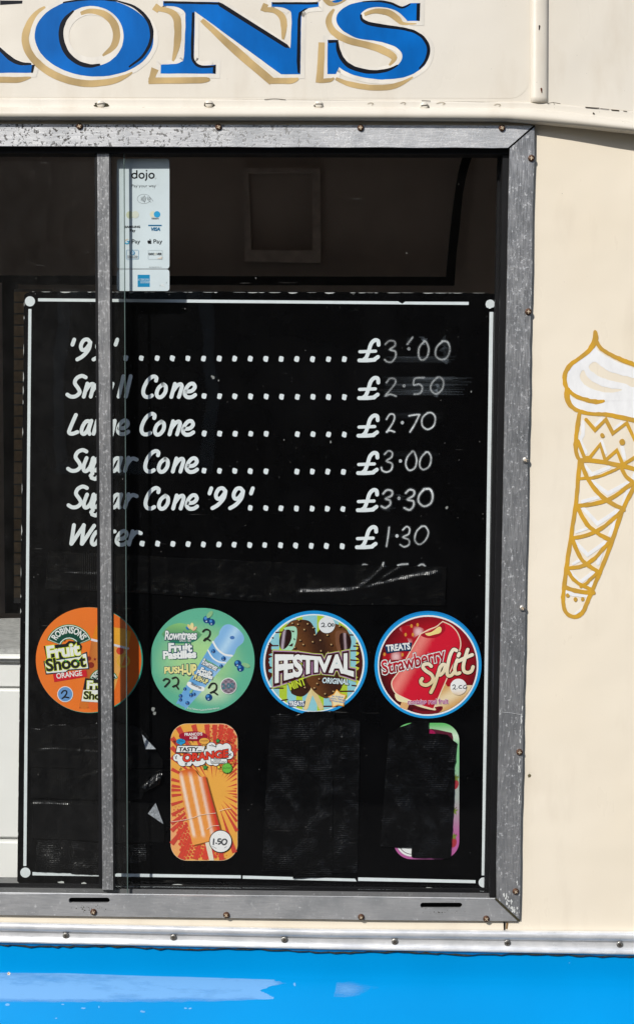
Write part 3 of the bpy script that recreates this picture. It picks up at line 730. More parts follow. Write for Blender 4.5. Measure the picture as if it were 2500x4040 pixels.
letter([(S_, 42, True)], [S_], [('r', s2([(210, 66), (216, 92), (255, 112), (330, 124), (410, 135), (470, 152), (512, 185), (532, 230), (520, 285), (488, 326)]), [8, 16, 18, 14, 14, 16, 16, 8]),
        ('r', s2([(96, 194), (102, 238), (125, 285), (160, 316), (222, 336), (285, 341), (345, 329), (385, 308)]), [12, 20, 22, 20, 16, 6]), ('p', s2([(475, 14), (492, 12), (490, 98), (473, 94)])), ('p', s2([(52, 188), (102, 188), (100, 200), (55, 204)])),
        ('r', s2([(215, 6), (285, 3), (350, 12), (405, 33), (445, 16)]), [4, 10, 12, 6])],
       [(s2([(82, 42), (60, 75), (58, 115), (85, 155), (150, 190), (260, 218), (330, 245), (368, 275), (345, 310)]), [10, 28, 32, 34, 32, 36, 30, 8]),
        (s2([(225, 66), (280, 50), (340, 58), (385, 88), (410, 110), (475, 110)]), [14, 24, 30, 30, 16, 4]), (s2([(90, 372), (160, 400), (270, 416), (370, 408), (458, 366)]), [14, 26, 28, 26, 6]),
        (s2([(22, 200), (18, 300), (12, 392)]), [30, 32, 36]), (s2([(8, 384), (60, 380), (82, 370)]), [20, 20, 8])])
ap = Art(SZ, YL)
ap.rib(s2([(30, -20), (60, 12), (100, 5), (130, -12)]), 26, gcol); ap.poly(smooth(s2([(75, -60), (140, -60), (128, -8), (95, 10), (72, 4), (100, -12)]), True), bcol)
ap.build('painted_apostrophe', M['sign'], sign_panel)

# ------------------------------------------------------------------ painted cone on the side panel
cn = Art(conv(2100, 1250, 400, 782), -.0002)
cn.jit = 5
OCH, WHT = hx('#cb9f46'), hx('#f6f6f6')
OC2 = hx('#dba838')
def och(x, y): return tuple(a+(b-a)*(.5+.5*math.sin(x*.03-y*.023)) for a, b in zip(OCH, OC2))
swirl = smooth([(485, 232, 1), (560, 300), (700, 365), (860, 420), (1000, 520), (1040, 640), (980, 770), (860, 805, 1), (780, 785), (620, 752), (450, 742), (340, 705), (287, 640), (285, 598, 1), (330, 632), (420, 662), (500, 668), (560, 652), (500, 650), (420, 640), (330, 600), (272, 540), (255, 480), (265, 420), (310, 365), (400, 310)], True)
h1 = smooth([(472, 345), (520, 372), (575, 412), (680, 448), (800, 478), (850, 520), (780, 540), (700, 512), (560, 478), (470, 430), (432, 385)], True)
h2 = smooth([(392, 410), (430, 470), (500, 520), (590, 548), (692, 560), (620, 580), (530, 576), (440, 545), (382, 500), (362, 455)], True)
cn.poly(swirl, WHT, [h1, h2])
for p, w in (([(388, 810), (388, 900), (372, 960), (412, 1050)], 28), ([(488, 832), (528, 792)], 28), ([(638, 862), (686, 822)], 28), ([(532, 960), (560, 1052)], 28), ([(692, 1010), (710, 1090)], 28),
             ([(402, 1150), (455, 1216), (590, 1160)], 26), ([(450, 1262), (580, 1362), (740, 1276)], 30), ([(382, 1425), (510, 1390)], 26), ([(700, 1445), (735, 1340)], 30), ([(392, 1480), (500, 1595), (660, 1490)], 30),
             ([(598, 1682), (640, 1562)], 28), ([(335, 1660), (420, 1632)], 22), ([(330, 1740), (422, 1836), (556, 1742)], 30), ([(505, 1902), (535, 1812)], 28), ([(310, 1905), (375, 1872)], 22), ([(285, 1970), (362, 2050), (470, 1972)], 28),
             ([(440, 2102), (455, 2052)], 24), ([(252, 2118), (320, 2142), (430, 2152)], 28), ([(428, 2156), (412, 2225), (330, 2288)], [30, 26, 14]), ([(770, 1250), (800, 1180)], 26)):
    cn.rib(p, w, WHT, sm=False if len(p) == 3 and p[0][1] > 1100 and p[0][1] < 2100 else True)
for p, w in (([(482, 118), (484, 170), (466, 215), (420, 275), (350, 325), (288, 375), (250, 440), (250, 510), (268, 558)], [28, 40, 38, 30, 26, 30, 32, 30, 26]), ([(270, 560), (330, 608), (420, 642), (490, 655), (545, 648)], [24, 28, 28, 30, 20]),
             ([(486, 180), (530, 245), (620, 300), (700, 335), (800, 375), (930, 425), (1040, 520), (1075, 640), (1010, 780)], [30, 26, 30, 28, 28, 30]), ([(268, 560), (264, 620), (290, 680), (350, 722), (440, 746), (560, 752), (700, 778), (860, 812), (1010, 790)], [38, 36, 28, 24, 30, 34, 30]),
             ([(358, 755), (345, 850), (332, 960), (338, 1060), (365, 1105)], [30, 28, 28, 24]), ([(362, 1110), (348, 1280), (332, 1450), (302, 1650), (266, 1900), (242, 2090), (234, 2200), (262, 2288), (320, 2314), (380, 2288), (422, 2200), (490, 2040), (560, 1870), (615, 1720), (690, 1500), (782, 1310), (880, 1150)], 28),
             ([(410, 790), (480, 875), (565, 790), (620, 900), (725, 818), (785, 945), (860, 850)], 24), ([(350, 960), (400, 1085), (440, 1085), (520, 985), (560, 1105), (650, 1028), (695, 1140), (800, 1078)], 24), ([(375, 1105), (520, 1115), (700, 1152), (880, 1195)], 30),
             ([(880, 1195), (960, 1000), (990, 830)], 28),
             ([(375, 1112), (420, 1240), (540, 1390), (702, 1487)], 28), ([(358, 1246), (480, 1238), (600, 1195), (672, 1160)], 20), ([(680, 1160), (720, 1230), (775, 1275)], 26), ([(772, 1280), (600, 1402), (450, 1446), (340, 1456)], 28), ([(342, 1460), (420, 1600), (520, 1680), (612, 1726)], 28),
             ([(698, 1488), (560, 1610), (430, 1682), (302, 1706)], 26), ([(308, 1722), (370, 1860), (450, 1932), (515, 1972)], 28), ([(582, 1745), (480, 1860), (380, 1922), (272, 1938)], 26), ([(266, 1952), (330, 2040), (450, 2102)], 24), ([(498, 1970), (420, 2050), (372, 2080)], 22), ([(242, 2085), (350, 2117), (468, 2127)], 30)):
    w = [q*1.14 for q in w] if isinstance(w, list) else w*1.14
    cn.rib(p, w, och, sm=not (len(p) in (7, 8) and p[0][1] in (790, 960)))
for x, y, r in ((270, 2150, 16), (330, 2180, 17), (385, 2178, 15), (537, 915, 19), (690, 966, 23)): cn.poly(ell(x, y, r*.95, r*1.1, 14), OCH)
cn.build('painted_cone', M['brush'], body)

# ------------------------------------------------------------------ menu board
YBD = .0450
bo = [(68, 3478), *smooth([(95, 1185, 1), (98, 1160), (118, 1150, 1)]), (1100, 1149), (1900, 1155), *smooth([(1900, 1155, 1), (1955, 1160), (1970, 1178), (1974, 1210, 1)])[1:], (1950, 2800), (1938, 3490), (1922, 3512), (1000, 3500), (76, 3486)]
M['board_core'] = m_plain('white_board_core', (.62, .62, .60), .7)
board = plate('menu_board', [bo], YBD, .006, M['board'], None, label='tall black menu board with white border and hand lettered ice cream prices', cat='menu board')
YW = YBD-.0002
EW = hx('#dbe2e4', 1.0)
def bline(loop): a = Art(ident, YW); a.poly(loop, EW); a.build('border_line', M['letter'], board)
bline([(150, 1176), (1570, 1188), (1590, 1200), (150, 1188)]); bline([(1598, 1189), (1848, 1190), (1848, 1202), (1582, 1200)])
bline([(112, 1218), (124, 1218), (104, 3418), (92, 3418)]); bline([(1930, 1230), (1945, 1230), (1911, 3455), (1899, 3455)])
bline([(128, 3442), (950, 3455), (950, 3467), (128, 3455)]); bline([(957, 3456), (1400, 3468), (1406, 3479), (957, 3468)]); bline([(1412, 3463), (1875, 3474), (1875, 3486), (1412, 3477)])
for x, y, r in ((118, 1188, 20), (1933, 1200, 19), (100, 3444, 20), (1907, 3483, 20)):
    a = Art(ident, YW); l = ell(x, y, r, r, 30)
    if x == 1933: l = [(px+random.uniform(-1, 1), py+(random.uniform(-6, 0) if py > 1205 else 0)) for px, py in l]
    a.poly(l, EW); a.build('corner_dot', M['letter'], board)
# chipped edges
cpx = Art(ident, YW-.0001); CC = hx('#c9cbc8')
x = 125
while x < 1890:
    w = random.uniform(10, 60); h = random.choice((.8, 1.2, 1.6, 2.4, 4.5)) if random.random() < .75 else .1
    cpx.poly([(x, 1149.5+(x-100)*.003), (x+w, 1149.5+(x+w-100)*.003), (x+w*.8, 1150+x*.003+h*.6), (x+w*.45, 1150+x*.003+h), (x+w*.2, 1150+x*.003+h*.7)], CC); x += w+random.uniform(0, 60)*(random.random() < .6)
for y in range(1190, 3400, 55):
    if random.random() < .3:
        e = 95-(y-1185)*.0118; h = random.uniform(8, 50); w = random.uniform(1, 3.5)
        cpx.poly([(e, y), (e+w*.6, y+h*.2), (e+w, y+h*.6), (e-h*.0118, y+h)], CC)
cpx.rib([(1952, 1163), (1966, 1180), (1972, 1206)], [4, 10, 5], hx('#a9aaa6'))
for x, y, w, h in ((240, 3482, 20, 6), (330, 3486, 14, 5), (1690, 3506, 22, 5), (700, 3492, 26, 4)): cpx.poly([(x+w*random.uniform(.5, 1)*math.cos(a), y+h*random.uniform(.5, 1)*math.sin(a)) for a in [j*.7 for j in range(9)]], CC)
for x, y, r in ((842, 1490, 7), (862, 1500, 4), (836, 1484, 5), (605, 2800, 10), (610, 2815, 8), (1762, 2003, 7), (1304, 1743, 5), (1858, 1545, 4), (1120, 1735, 3), (180, 3442, 4)):
    cpx.poly([(x+r*random.uniform(.4, 1)*math.cos(a), y+r*1.3*random.uniform(.5, 1)*math.sin(a)) for a in [j*.8 for j in range(8)]], hx('#8f918e'))
cpx.build('edge_chips', M['letter'], board, kind='stuff')

# brush lettering, traced stroke by stroke
G = {
 'S': (118, [[(132, 138), (105, 148), (72, 132), (60, 100), (82, 66), (92, 38), (68, 14), (35, 10), (10, 24)]]),
 'C': (95, [[(103, 118), (105, 138), (84, 146), (52, 124), (27, 82), (18, 40), (30, 14), (55, 10), (76, 20)]]),
 'o': (92, [[(55, 95), (25, 70), (12, 32), (24, 9), (48, 14), (70, 45), (72, 80), (55, 95)]]),
 'n': (88, [[(38, 97), (14, 10)], [(24, 46), (52, 84), (75, 95), (84, 82), (78, 55), (64, 10)]]),
 'e': (90, [[(20, 46), (58, 50), (80, 74), (70, 97), (46, 94), (22, 65), (13, 30), (30, 9), (60, 10), (82, 24)]]),
 'm': (128, [[(38, 97), (14, 10)], [(24, 46), (50, 84), (70, 94), (77, 82), (60, 10)], [(70, 46), (96, 84), (116, 94), (124, 82), (106, 10)]]),
 'a': (90, [[(74, 90), (45, 92), (20, 55), (15, 20), (32, 9), (55, 35), (72, 80)], [(80, 96), (62, 34), (68, 9)]]),
 'l': (52, [[(42, 146), (10, 10)]]),
 'L': (90, [[(62, 135), (22, 42), (18, 16), (40, 10), (72, 22)]]),
 'r': (82, [[(38, 97), (14, 10)], [(24, 46), (48, 80), (68, 92), (92, 84)]]),
 'g': (90, [[(74, 90), (45, 92), (20, 55), (15, 22), (32, 12), (55, 38), (72, 80)], [(80, 96), (58, 0), (36, -42), (6, -36)], [(0, -22), (12, -8)]]),
 'u': (95, [[(38, 95), (18, 40), (22, 11), (42, 12), (66, 45), (80, 93)], [(82, 95), (64, 34), (70, 10)]]),
 't': (75, [[(52, 130), (20, 38), (26, 11), (50, 14)], [(14, 92), (74, 96)]]),
 'W': (160, [[(32, 138), (14, 14)], [(16, 14), (98, 136)], [(97, 138), (84, 14)], [(86, 14), (166, 134)]]),
 '9': (115, [[(102, 125), (85, 146), (58, 140), (40, 105), (48, 78), (72, 82), (98, 115)], [(103, 128), (92, 82), (55, 38), (16, 14)]]),
 "'": (40, [[(34, 146), (22, 112)]]),
 '£': (130, [[(138, 112), (134, 138), (112, 142), (88, 118), (72, 68), (56, 28), (40, 14)], [(14, 66), (118, 70)], [(10, 9), (60, 9), (112, 13)], [(108, 14), (134, 32)]]),
}
ZL, ZR = conv(200, 1280, 900), conv(1100, 1280, 900)
def brush(a, word, x, base, xs=None):
    for i, ch in enumerate(word):
        if ch == ' ': x += 55; continue
        adv, st = G[ch]; ox = xs[i] if xs else x
        for s_ in st: a.rib([(ox+p[0], base-p[1]) for p in s_], 21 if ch in '£' and s_ is st[1] else 25.5, EW, n=4)
        x = ox+adv
def dots(a, xs, y0, y1):
    for i, x in enumerate(xs):
        y = y0+(y1-y0)*i/max(1, len(xs)-1); j = lambda: random.uniform(-1.6, 1.6)
        a.poly(smooth([(x-8+j(), y-19+j()), (x+16+j(), y-13+j()), (x+15+j(), y+3+j()), (x+9+j(), y+19+j()), (x-13+j(), y+14+j()), (x-15+j(), y-2+j())], True, 3), EW)
R8 = lambda L: [x+1512 for x in L]
lines = [
 (["'99'"], [[122, 160, 268, 408]], [245], [497, 600, 704, 806, 908, 1012, 1115, 1218, 1322, 1425]+R8([15, 118, 223, 328, 432]), 222, 230, 246),
 (["Small", "Cone"], [[100, 205, 330, 440, 488], [595, 690, 785, 875]], [488, 490], [1015, 1118, 1219, 1323, 1426]+R8([17, 121, 225, 328, 432]), 474, 481, 496),
 (["Large", "Cone"], [[105, 190, 270, 345, 432], [583, 678, 773, 863]], [734, 738], [1017, 1119, 1222, 1324, 1427]+R8([121, 225, 328, 432]), 722, 729, 746),
 (["Sugar", "Cone"], [[105, 200, 265, 388, 478], [608, 703, 795, 888]], [980, 985], [1015, 1118, 1219, 1322, 1426]+R8([118, 221, 323, 427]), 969, 977, 994),
 (["Sugar", "Cone", "'99'"], [[108, 203, 268, 388, 478], [610, 705, 797, 888], [1030, 1055, 1172, 1305]], [1222, 1230, 1232], [1322, 1424]+R8([13, 115, 219, 320, 424]), 1216, 1223, 1240),
 (["Water"], [[122, 258, 350, 424, 505]], [1468], [605, 708, 809, 910, 1011, 1114, 1215, 1318, 1417]+R8([10, 110, 213, 314, 418]), 1452, 1470, 1486)]
pd = [522, 520, 516, 514, 512, 506]
for i, (ws, xss, bs, ds, y0, y1, pb) in enumerate(lines):
    for w, xs, b in zip(ws, xss, bs):
        a = Art(ZL, YW); brush(a, w, 0, b, xs); a.build('lettering', M['letter'], board)
    for part in ((ds[:5], ds[5:]) if i in (2, 3) else (ds,)):
        a = Art(ZL, YW); t0, t1 = [(v-ds[0])/(ds[-1]-ds[0]) for v in (part[0], part[-1])]
        dots(a, part, y0+(y1-y0)*t0, y0+(y1-y0)*t1); a.build('dotted_leader', M['letter'], board)
    a = Art(ZR, YW); brush(a, '£', pd[i], pb); a.build('pound_sign', M['letter'], board)
# handwritten prices
def chalk(strokes, al, w=10, smears=()):
    a = Art(ZR, YW-.0001)
    for c, (x0, y0, x1, y1, op) in enumerate(smears):
        n = 5
        for k in range(n):
            yy = y0+(y1-y0)*k/(n-1); a.rib([(x0+random.uniform(0, 40), yy), ((x0+x1)/2, yy+random.uniform(-4, 4)), (x1-random.uniform(0, 60), yy+random.uniform(-4, 4))], [4, (y1-y0)/n*1.7, 4], (.50, .58, .66, op*.6*random.uniform(.4, 1.3)), cap=False)
    for s_ in strokes:
        if len(s_) == 1: a.poly(ell(*s_[0], 11, 12, 14), (.82, .86, .88, min(1, al*1.4)))
        else: 
            a.rib(s_, w*2.2, (.6, .66, .70, al*.16)); a.rib(s_, w, (.84, .87, .88, al*1.45))
    a.build('price', M['chalk'], board)
three = lambda L: L
chalk([[(705, 130), (730, 108), (765, 112), (768, 140), (735, 165), (770, 178), (772, 215), (745, 248), (715, 245), (700, 232)], [(860, 160)], [(965, 110), (930, 150), (925, 205), (945, 235), (980, 215), (992, 160), (975, 115), (960, 110)], [(1085, 110), (1045, 150), (1038, 205), (1075, 232), (1115, 215), (1132, 160), (1115, 115), (1080, 110)], [(850, 130), (885, 85)]], .40, 11, [(700, 215, 1170, 245, .10), (930, 85, 985, 130, .28), (1060, 90, 1140, 240, .12), (835, 90, 885, 130, .12)])
chalk([[(712, 385), (735, 358), (768, 362), (770, 390), (735, 435), (705, 472), (738, 462), (775, 475)], [(828, 406)], [(962, 352), (902, 357), (893, 400), (930, 395), (950, 420), (935, 455), (895, 462)], [(1050, 350), (1015, 385), (1005, 430), (1040, 460), (1080, 430), (1090, 380), (1070, 350), (1045, 352)]], .28, 11, [(690, 350, 1290, 400, .09), (690, 400, 1240, 462, .10), (1020, 400, 1085, 475, .22), (880, 350, 1200, 372, .14)])
chalk([[(712, 628), (735, 595), (762, 600), (760, 640), (715, 712)], [(713, 712), (735, 702), (765, 712)], [(817, 650)], [(862, 605), (905, 598), (930, 598)], [(930, 598), (900, 660), (868, 712)], [(985, 585), (950, 620), (950, 670), (985, 695), (1025, 670), (1035, 615), (1010, 585), (980, 588)]], .68, 10, [(700, 590, 1100, 620, .03)])
chalk([[(700, 860), (725, 838), (750, 850), (745, 880), (712, 905), (748, 922), (745, 960), (715, 978), (685, 968), (678, 948)], [(804, 905)], [(885, 840), (850, 880), (840, 930), (862, 966), (900, 950), (912, 895), (895, 845), (880, 842)], [(975, 845), (940, 885), (932, 935), (955, 962), (995, 940), (1008, 885), (990, 848), (972, 848)]], .66, 10, [(680, 845, 1060, 870, .03)])
chalk([[(690, 1122), (715, 1098), (748, 1105), (745, 1135), (708, 1155), (735, 1167), (735, 1195), (705, 1216), (678, 1205)], [(795, 1152)], [(840, 1117), (865, 1095), (895, 1105), (890, 1135), (852, 1160), (890, 1172), (890, 1205), (865, 1229), (830, 1216)], [(965, 1090), (930, 1130), (925, 1175), (960, 1205), (1005, 1185), (1018, 1135), (1000, 1092), (960, 1092)]], .72, 12, [(670, 1205, 780, 1235, .06), (760, 1130, 840, 1165, .10)])
chalk([[(730, 1345), (722, 1410), (712, 1472)], [(782, 1402)], [(820, 1362), (845, 1340), (865, 1355), (858, 1390), (822, 1410), (860, 1428), (860, 1460), (830, 1474), (803, 1460)], [(945, 1338), (910, 1375), (900, 1430), (930, 1458), (970, 1430), (990, 1380), (970, 1340), (942, 1340)]], .68, 10, [(680, 1390, 900, 1410, .03)])
chalk([[(545, 1610), (560, 1592), (582, 1596), (596, 1612)], [(692, 1580), (682, 1614)], [(788, 1596), (820, 1590), (852, 1588)], [(915, 1612), (935, 1594), (956, 1592), (968, 1606)]], .55, 11)

# ------------------------------------------------------------------ duct tape
def tape(name, pts, Y, mat, label, wr=(), amp=.0008, curl=None, cell=9, jag=1.2, cv=ident):
    q = [cv(*p[:2]) for p in pts]; out = []
    for i, a in enumerate(q):
        b = q[(i+1) % len(q)]; n = max(1, int(math.hypot(b[0]-a[0], b[1]-a[1])/14))
        for k in range(n): t = k/n; out.append((a[0]+(b[0]-a[0])*t+random.uniform(-jag, jag), a[1]+(b[1]-a[1])*t+random.uniform(-jag, jag)))
    bm = bmesh.new(); tri = tessellate_polygon([[Vector((x, y, 0)) for x, y in out]])
    vv = [bm.verts.new((x, y, 0)) for x, y in out]
    for t in tri:
        try: bm.faces.new([vv[i] for i in t])
        except ValueError: pass
    for ax in (0, 1):
        lo, hi = min(p[ax] for p in out), max(p[ax] for p in out); n = int((hi-lo)/cell)
        for i in range(1, n):
            co = [0, 0, 0]; no = [0, 0, 0]; co[ax] = lo+i*(hi-lo)/n; no[ax] = 1
            bmesh.ops.bisect_plane(bm, geom=bm.verts[:]+bm.edges[:]+bm.faces[:], plane_co=co, plane_no=no)
    from mathutils import noise as mn
    W = [(smooth([cv(*p) for p in c], n=6), cv(w, 0)[0]-cv(0, 0)[0], h) for c, w, h in wr]
    sd = random.uniform(0, 50)
    for v in bm.verts:
        x, y = v.co.x, v.co.y
        d = amp*(.5+.5*mn.noise(Vector((x*.012+sd, y*.012, 0))))+amp*.5*(.5+.5*mn.noise(Vector((x*.035, y*.05+sd, 3))))
        for c, w, h in W:
            e = min((x-a)**2+(y-b)**2 for a, b in c); d += h*math.exp(-e/(w*w))
        if curl: d += curl(x, y)
        q_ = P(x, y, Y-d); v.co = q_
    me = bpy.data.meshes.new(name); bm.to_mesh(me); bm.free()
    return link(name, me, None, [mat], label=label, cat='tape', smoothf=True)
TB = conv(0, 2800, 700); TC = conv(980, 2800, 520); TD = conv(1480, 2820, 400); TA = conv(150, 2130, 850)
YT = YBD-.0010
tape('duct_tape', [(80, 78), (600, 102), (1000, 126), (1512, 150), (2200, 176), (2864, 190), (2862, 330), (2854, 460), (2150, 456), (1820, 445), (1500, 430), (900, 385), (300, 355), (50, 348), (58, 230), (62, 112)], YT, M['tape_h'],
     'long black tape strip stretched across the board under the water price line',
     [([(1850, 372), (2050, 368), (2250, 350), (2450, 305), (2650, 265), (2790, 240)], 20, .0024), ([(2275, 320), (2350, 270), (2430, 195)], 15, .0020), ([(2420, 275), (2480, 240), (2540, 200)], 10, .0016), ([(120, 340), (500, 350), (900, 370), (1500, 410)], 16, .0012), ([(200, 235), (330, 245), (420, 245)], 12, .0012), ([(1100, 135), (1400, 148)], 10, .001)], .0008, cv=TA, cell=8)
tape('duct_tape', [(262, 150), (300, 165), (350, 168), (420, 130), (560, 128), (620, 155), (680, 150), (840, 112), (1000, 120), (1150, 135), (1235, 190), (1325, 335), (1385, 430), (1390, 500), (700, 505), (245, 492), (242, 300)], YT, M['tape_h'],
     'wrinkled black tape piece with a crumpled top edge, uppermost in the bottom-left tape patch', [([(350, 355), (500, 345), (840, 370)], 14, .0022), ([(262, 160), (310, 172), (350, 175)], 14, .0022), ([(430, 140), (560, 135), (640, 150)], 10, .002), ([(690, 150), (830, 118)], 10, .0018), ([(380, 290), (640, 262), (830, 250)], 12, .0010)], .0012, cv=TB)
tape('duct_tape', [(268, 500), (840, 508), (1388, 506), (1360, 640), (1230, 705), (1210, 765), (840, 770), (262, 752)], YT+.0003, M['tape_h'],
     'black tape piece with a curled right tail, second down in the bottom-left tape patch', [([(600, 690), (700, 590), (840, 540)], 16, .0010), ([(270, 540), (400, 600), (520, 690)], 16, .0009), ([(1250, 680), (1300, 640), (1362, 590)], 30, .005)], .001, cv=TB)
tape('duct_tape', [(283, 772), (600, 776), (1100, 790), (1325, 800), (1400, 960), (1395, 1130), (1050, 1138), (600, 1108), (262, 1098), (275, 900)], YT-.0001, M['tape_h'],
     'black tape piece with a torn corner showing grey scrim, third in the bottom-left tape patch', [([(285, 806), (420, 808), (575, 818)], 14, .0018)], .0009, cv=TB)
tape('duct_tape', [(318, 1112), (600, 1118), (604, 1395), (500, 1392), (300, 1385), (306, 1240)], YT+.0001, M['tape_v'], 'small black tape square at the lowest left corner of the board', (), .0006, cv=TB)
tape('duct_tape', [(610, 1120), (845, 1142), (1040, 1160), (1240, 1140), (1250, 1290), (1120, 1310), (1060, 1305), (980, 1395), (860, 1410), (640, 1405), (598, 1400)], YT-.0003, M['tape_v'], 'black tape piece ending over the lower border line behind the window stile', [([(1030, 1160), (1230, 1150)], 12, .0014), ([(1060, 1310), (1230, 1305)], 9, .0012)], .0006, cv=TB)
def flap(pts, lab):
    a = [P(*TB(*p), YT-d) for *p, d in pts]
    me = mesh('tape_flap', a+[v+Vector((0, .0003, 0)) for v in a], [(0, 1, 2), (5, 4, 3), (0, 1, 4, 3), (1, 2, 5, 4), (2, 0, 3, 5)])
    link('tape_flap', me, None, [M['scrim']], label=lab, cat='tape')
flap([(1212, 215, .002), (1328, 338, .006), (1240, 338, .009)], 'small grey torn tape corner folded back, the upper of two beside the orange lolly sticker')
flap([(1326, 798, .002), (1392, 978, .004), (1260, 888, .009)], 'small grey torn tape corner folded back, the lower of two beside the orange lolly sticker')
tape('duct_tape', [(255, 72), (300, 70), (330, 48), (540, 64), (520, 1000), (505, 1862), (370, 1858), (155, 1860), (190, 1100), (235, 400)], YT, M['tape_v'], 'left of three upright black tape strips under the chocolate lolly sticker', (), .0006, cv=TC)
tape('duct_tape', [(535, 66), (600, 48), (640, 28), (760, 22), (960, 15), (985, 24), (975, 500), (966, 1000), (962, 1920), (800, 1925), (560, 1938), (505, 1945), (518, 1000)], YT-.0008, M['tape_v'], 'middle of three upright black tape strips, overlapping the rim of the chocolate lolly sticker',
     [([(560, 70), (600, 55), (650, 38), (800, 30), (960, 28)], 14, .0022), ([(955, 1380), (960, 1450)], 10, .0018)], .0007, cv=TC)
tape('duct_tape', [(978, 112), (1120, 100), (1210, 108), (1280, 140), (1272, 600), (1262, 1100), (1250, 1870), (1100, 1872), (964, 1880), (970, 1000)], YT-.0002, M['tape_v'], 'right of three upright black tape strips under the chocolate lolly sticker', [([(1090, 150), (1095, 800), (1120, 1300), (1060, 1700)], 20, .0007)], .0006, cv=TC)
tape('duct_tape', [(200, 265), (380, 185), (540, 125), (640, 90), (800, 98), (790, 280), (930, 285), (1070, 300), (1160, 385), (1215, 430), (1200, 620), (1175, 800), (1180, 1000), (1165, 1400), (1120, 2140), (1030, 2155), (800, 2142), (540, 2130), (540, 1995), (300, 1982), (70, 1980), (110, 1500), (160, 800)], YT-.0006, M['tape_v'],
     'wide layered black tape patch hiding the green and purple sticker', [([(1190, 690), (1120, 720)], 20, .0012), ([(1180, 820), (1090, 830)], 14, .0012), ([(205, 260), (640, 92)], 12, .0012), ([(540, 700), (480, 1100), (470, 1400)], 14, -.0006)], .0008, cv=TD)

# ------------------------------------------------------------------ stickers on the board
YK = YBD-.00045
def sticker(loop, cv, basecol, label, name='product_sticker', cut=60, Y=YK, cat='sticker'):
    a = Art(cv, Y); a.poly(loop, basecol, cut=cut)
    # edge thickness
    n = len(a.v); k = len(loop); b = len(a.v)
    for p in loop:
        q = P(*cv(*p[:2]), Y); a.v += [(q.x, q.y-a.k*a.step, q.z), (q.x, q.y+.00018, q.z)]; c = basecol(*p[:2]) if callable(basecol) else basecol; a.c += [(*c, 1), (*c, 1)]
    a.f += [(b+2*i, b+2*((i+1) % k), b+2*((i+1) % k)+1, b+2*i+1) for i in range(k)]
    return a.build(name, M['print'], None, label=label, cat=cat)
def art(cv, Y=YK, k0=2): a = Art(cv, Y); a.k = k0; return a
def mixc(a, b, t): t = max(0, min(1, t)); return tuple(x+(y-x)*t for x, y in zip(a, b))
W_, K_ = hx('#eef0ee'), hx('#1a1d20')
def arch(a, c, ro, ri, a0, a1, cols, txt, h, base, tcol=W_):
    def band(r1, r2, d): return ell(*c, r1, n=24, a0=a0-d, a1=a1+d)+ell(*c, r2, n=24, a0=a1+d, a1=a0-d)
    a.poly(band(ro+14, ri-14, 3.5), cols[0]); a.poly(band(ro+4, ri-4, 1.5), W_); a.poly(band(ro-6, ri+6, 0), cols[1])
    a.text(txt, (0, 0), (1, 0), h, tcol, .03, arc=(*c, base, a1-7, a0+7))

# 1 orange drink sticker
Z1 = conv(100, 2370, 500); OR = hx('#f27c2c')
st = sticker(ell(764, 711, 638, 632, 72), Z1, hx('#2f9a86'), 'round orange fruit drink sticker, partly behind the window stile')
a = art(Z1); a.poly(ell(755, 708, 630, 628, 72), lambda x, y: mixc(OR, hx('#ea6a20'), (x-700)/700), cut=90)
# bottle
a.poly([(845, 290), (1180, 335), (1262, 372), (1228, 570), (790, 470)], lambda x, y: mixc(hx('#f6b338'), hx('#e8871c'), abs(x-1120)/260), cut=50)
a.poly([(788, 478), (1220, 572), (1140, 800), (1060, 1080), (1035, 1285), (642, 1288), (712, 920)], lambda x, y: mixc(hx('#b8541c'), hx('#f2b45c'), (x-700)/450), cut=60)
for x, y, r, c in ((700, 1240, 55, '#d9762a'), (810, 1250, 60, '#e86a2a'), (930, 1235, 70, '#e2702c'), (1130, 600, 45, '#d8452c'), (785, 770, 36, '#8a2c1c'), (760, 690, 26, '#8a2c1c')): a.poly(ell(x, y, r), hx(c))
a.ring(ell(1170, 720, 68, 68, 36), 22, hx('#e8b23c')); a.poly(star(830, 700, 22, 10, 5), hx('#8a1c20'))
for dx in (-1,): a.rib([(790, 466), (1000, 516), (1228, 572)], 26, hx('#e6e2ee'))
a.build('picture', M['print'], st)
a = art(Z1, k0=16)
arch(a, (522, 565), 268, 118, 24, 157, (hx('#1f8a50'), hx('#0d4a3a')), 'ROBINSONS', 72, 178)
a.poly([(220, 542), (480, 515), (520, 480), (640, 490), (678, 545), (655, 660), (560, 690), (255, 706)], K_); a.poly(star(470, 478, 16, 7, 5), hx('#5a2410'))
a.poly([(216, 722), (440, 690), (650, 660), (662, 640), (736, 608), (764, 818), (516, 836), (486, 860), (244, 884)], hx('#15303a')); a.poly([(232, 732), (445, 702), (655, 672), (670, 650), (724, 626), (750, 806), (510, 822), (480, 848), (254, 868)], W_)
LIME = hx('#d5e03a')
a.text('Fruit', (258, 694), (652, 642), 142, W_, .035, outl=[(.075, LIME)], sp=-.02)
a.text('Shoot', (250, 842), (722, 784), 138, K_, .035, outl=[(.065, LIME)], sp=-.02)
for x, y in ((478, 715), (627, 722)): a.poly(smooth([(x-20, y-14), (x, y-8), (x+16, y+4), (x+4, y+16), (x-8, y+4)], True, 3), hx('#2fa04a'))
a.poly([(330, 876), (726, 826), (738, 906), (345, 972)], hx('#d3202e')); a.text('ORANGE', (372, 932), (680, 892), 62, W_, .022)
a.text('TM', (702, 636), (724, 634), 14, K_, .01)
arch(a, (935, 985), 165, 90, 24, 157, (hx('#1f8a50'), hx('#0d4a3a')), 'ROBINSONS', 44, 110)
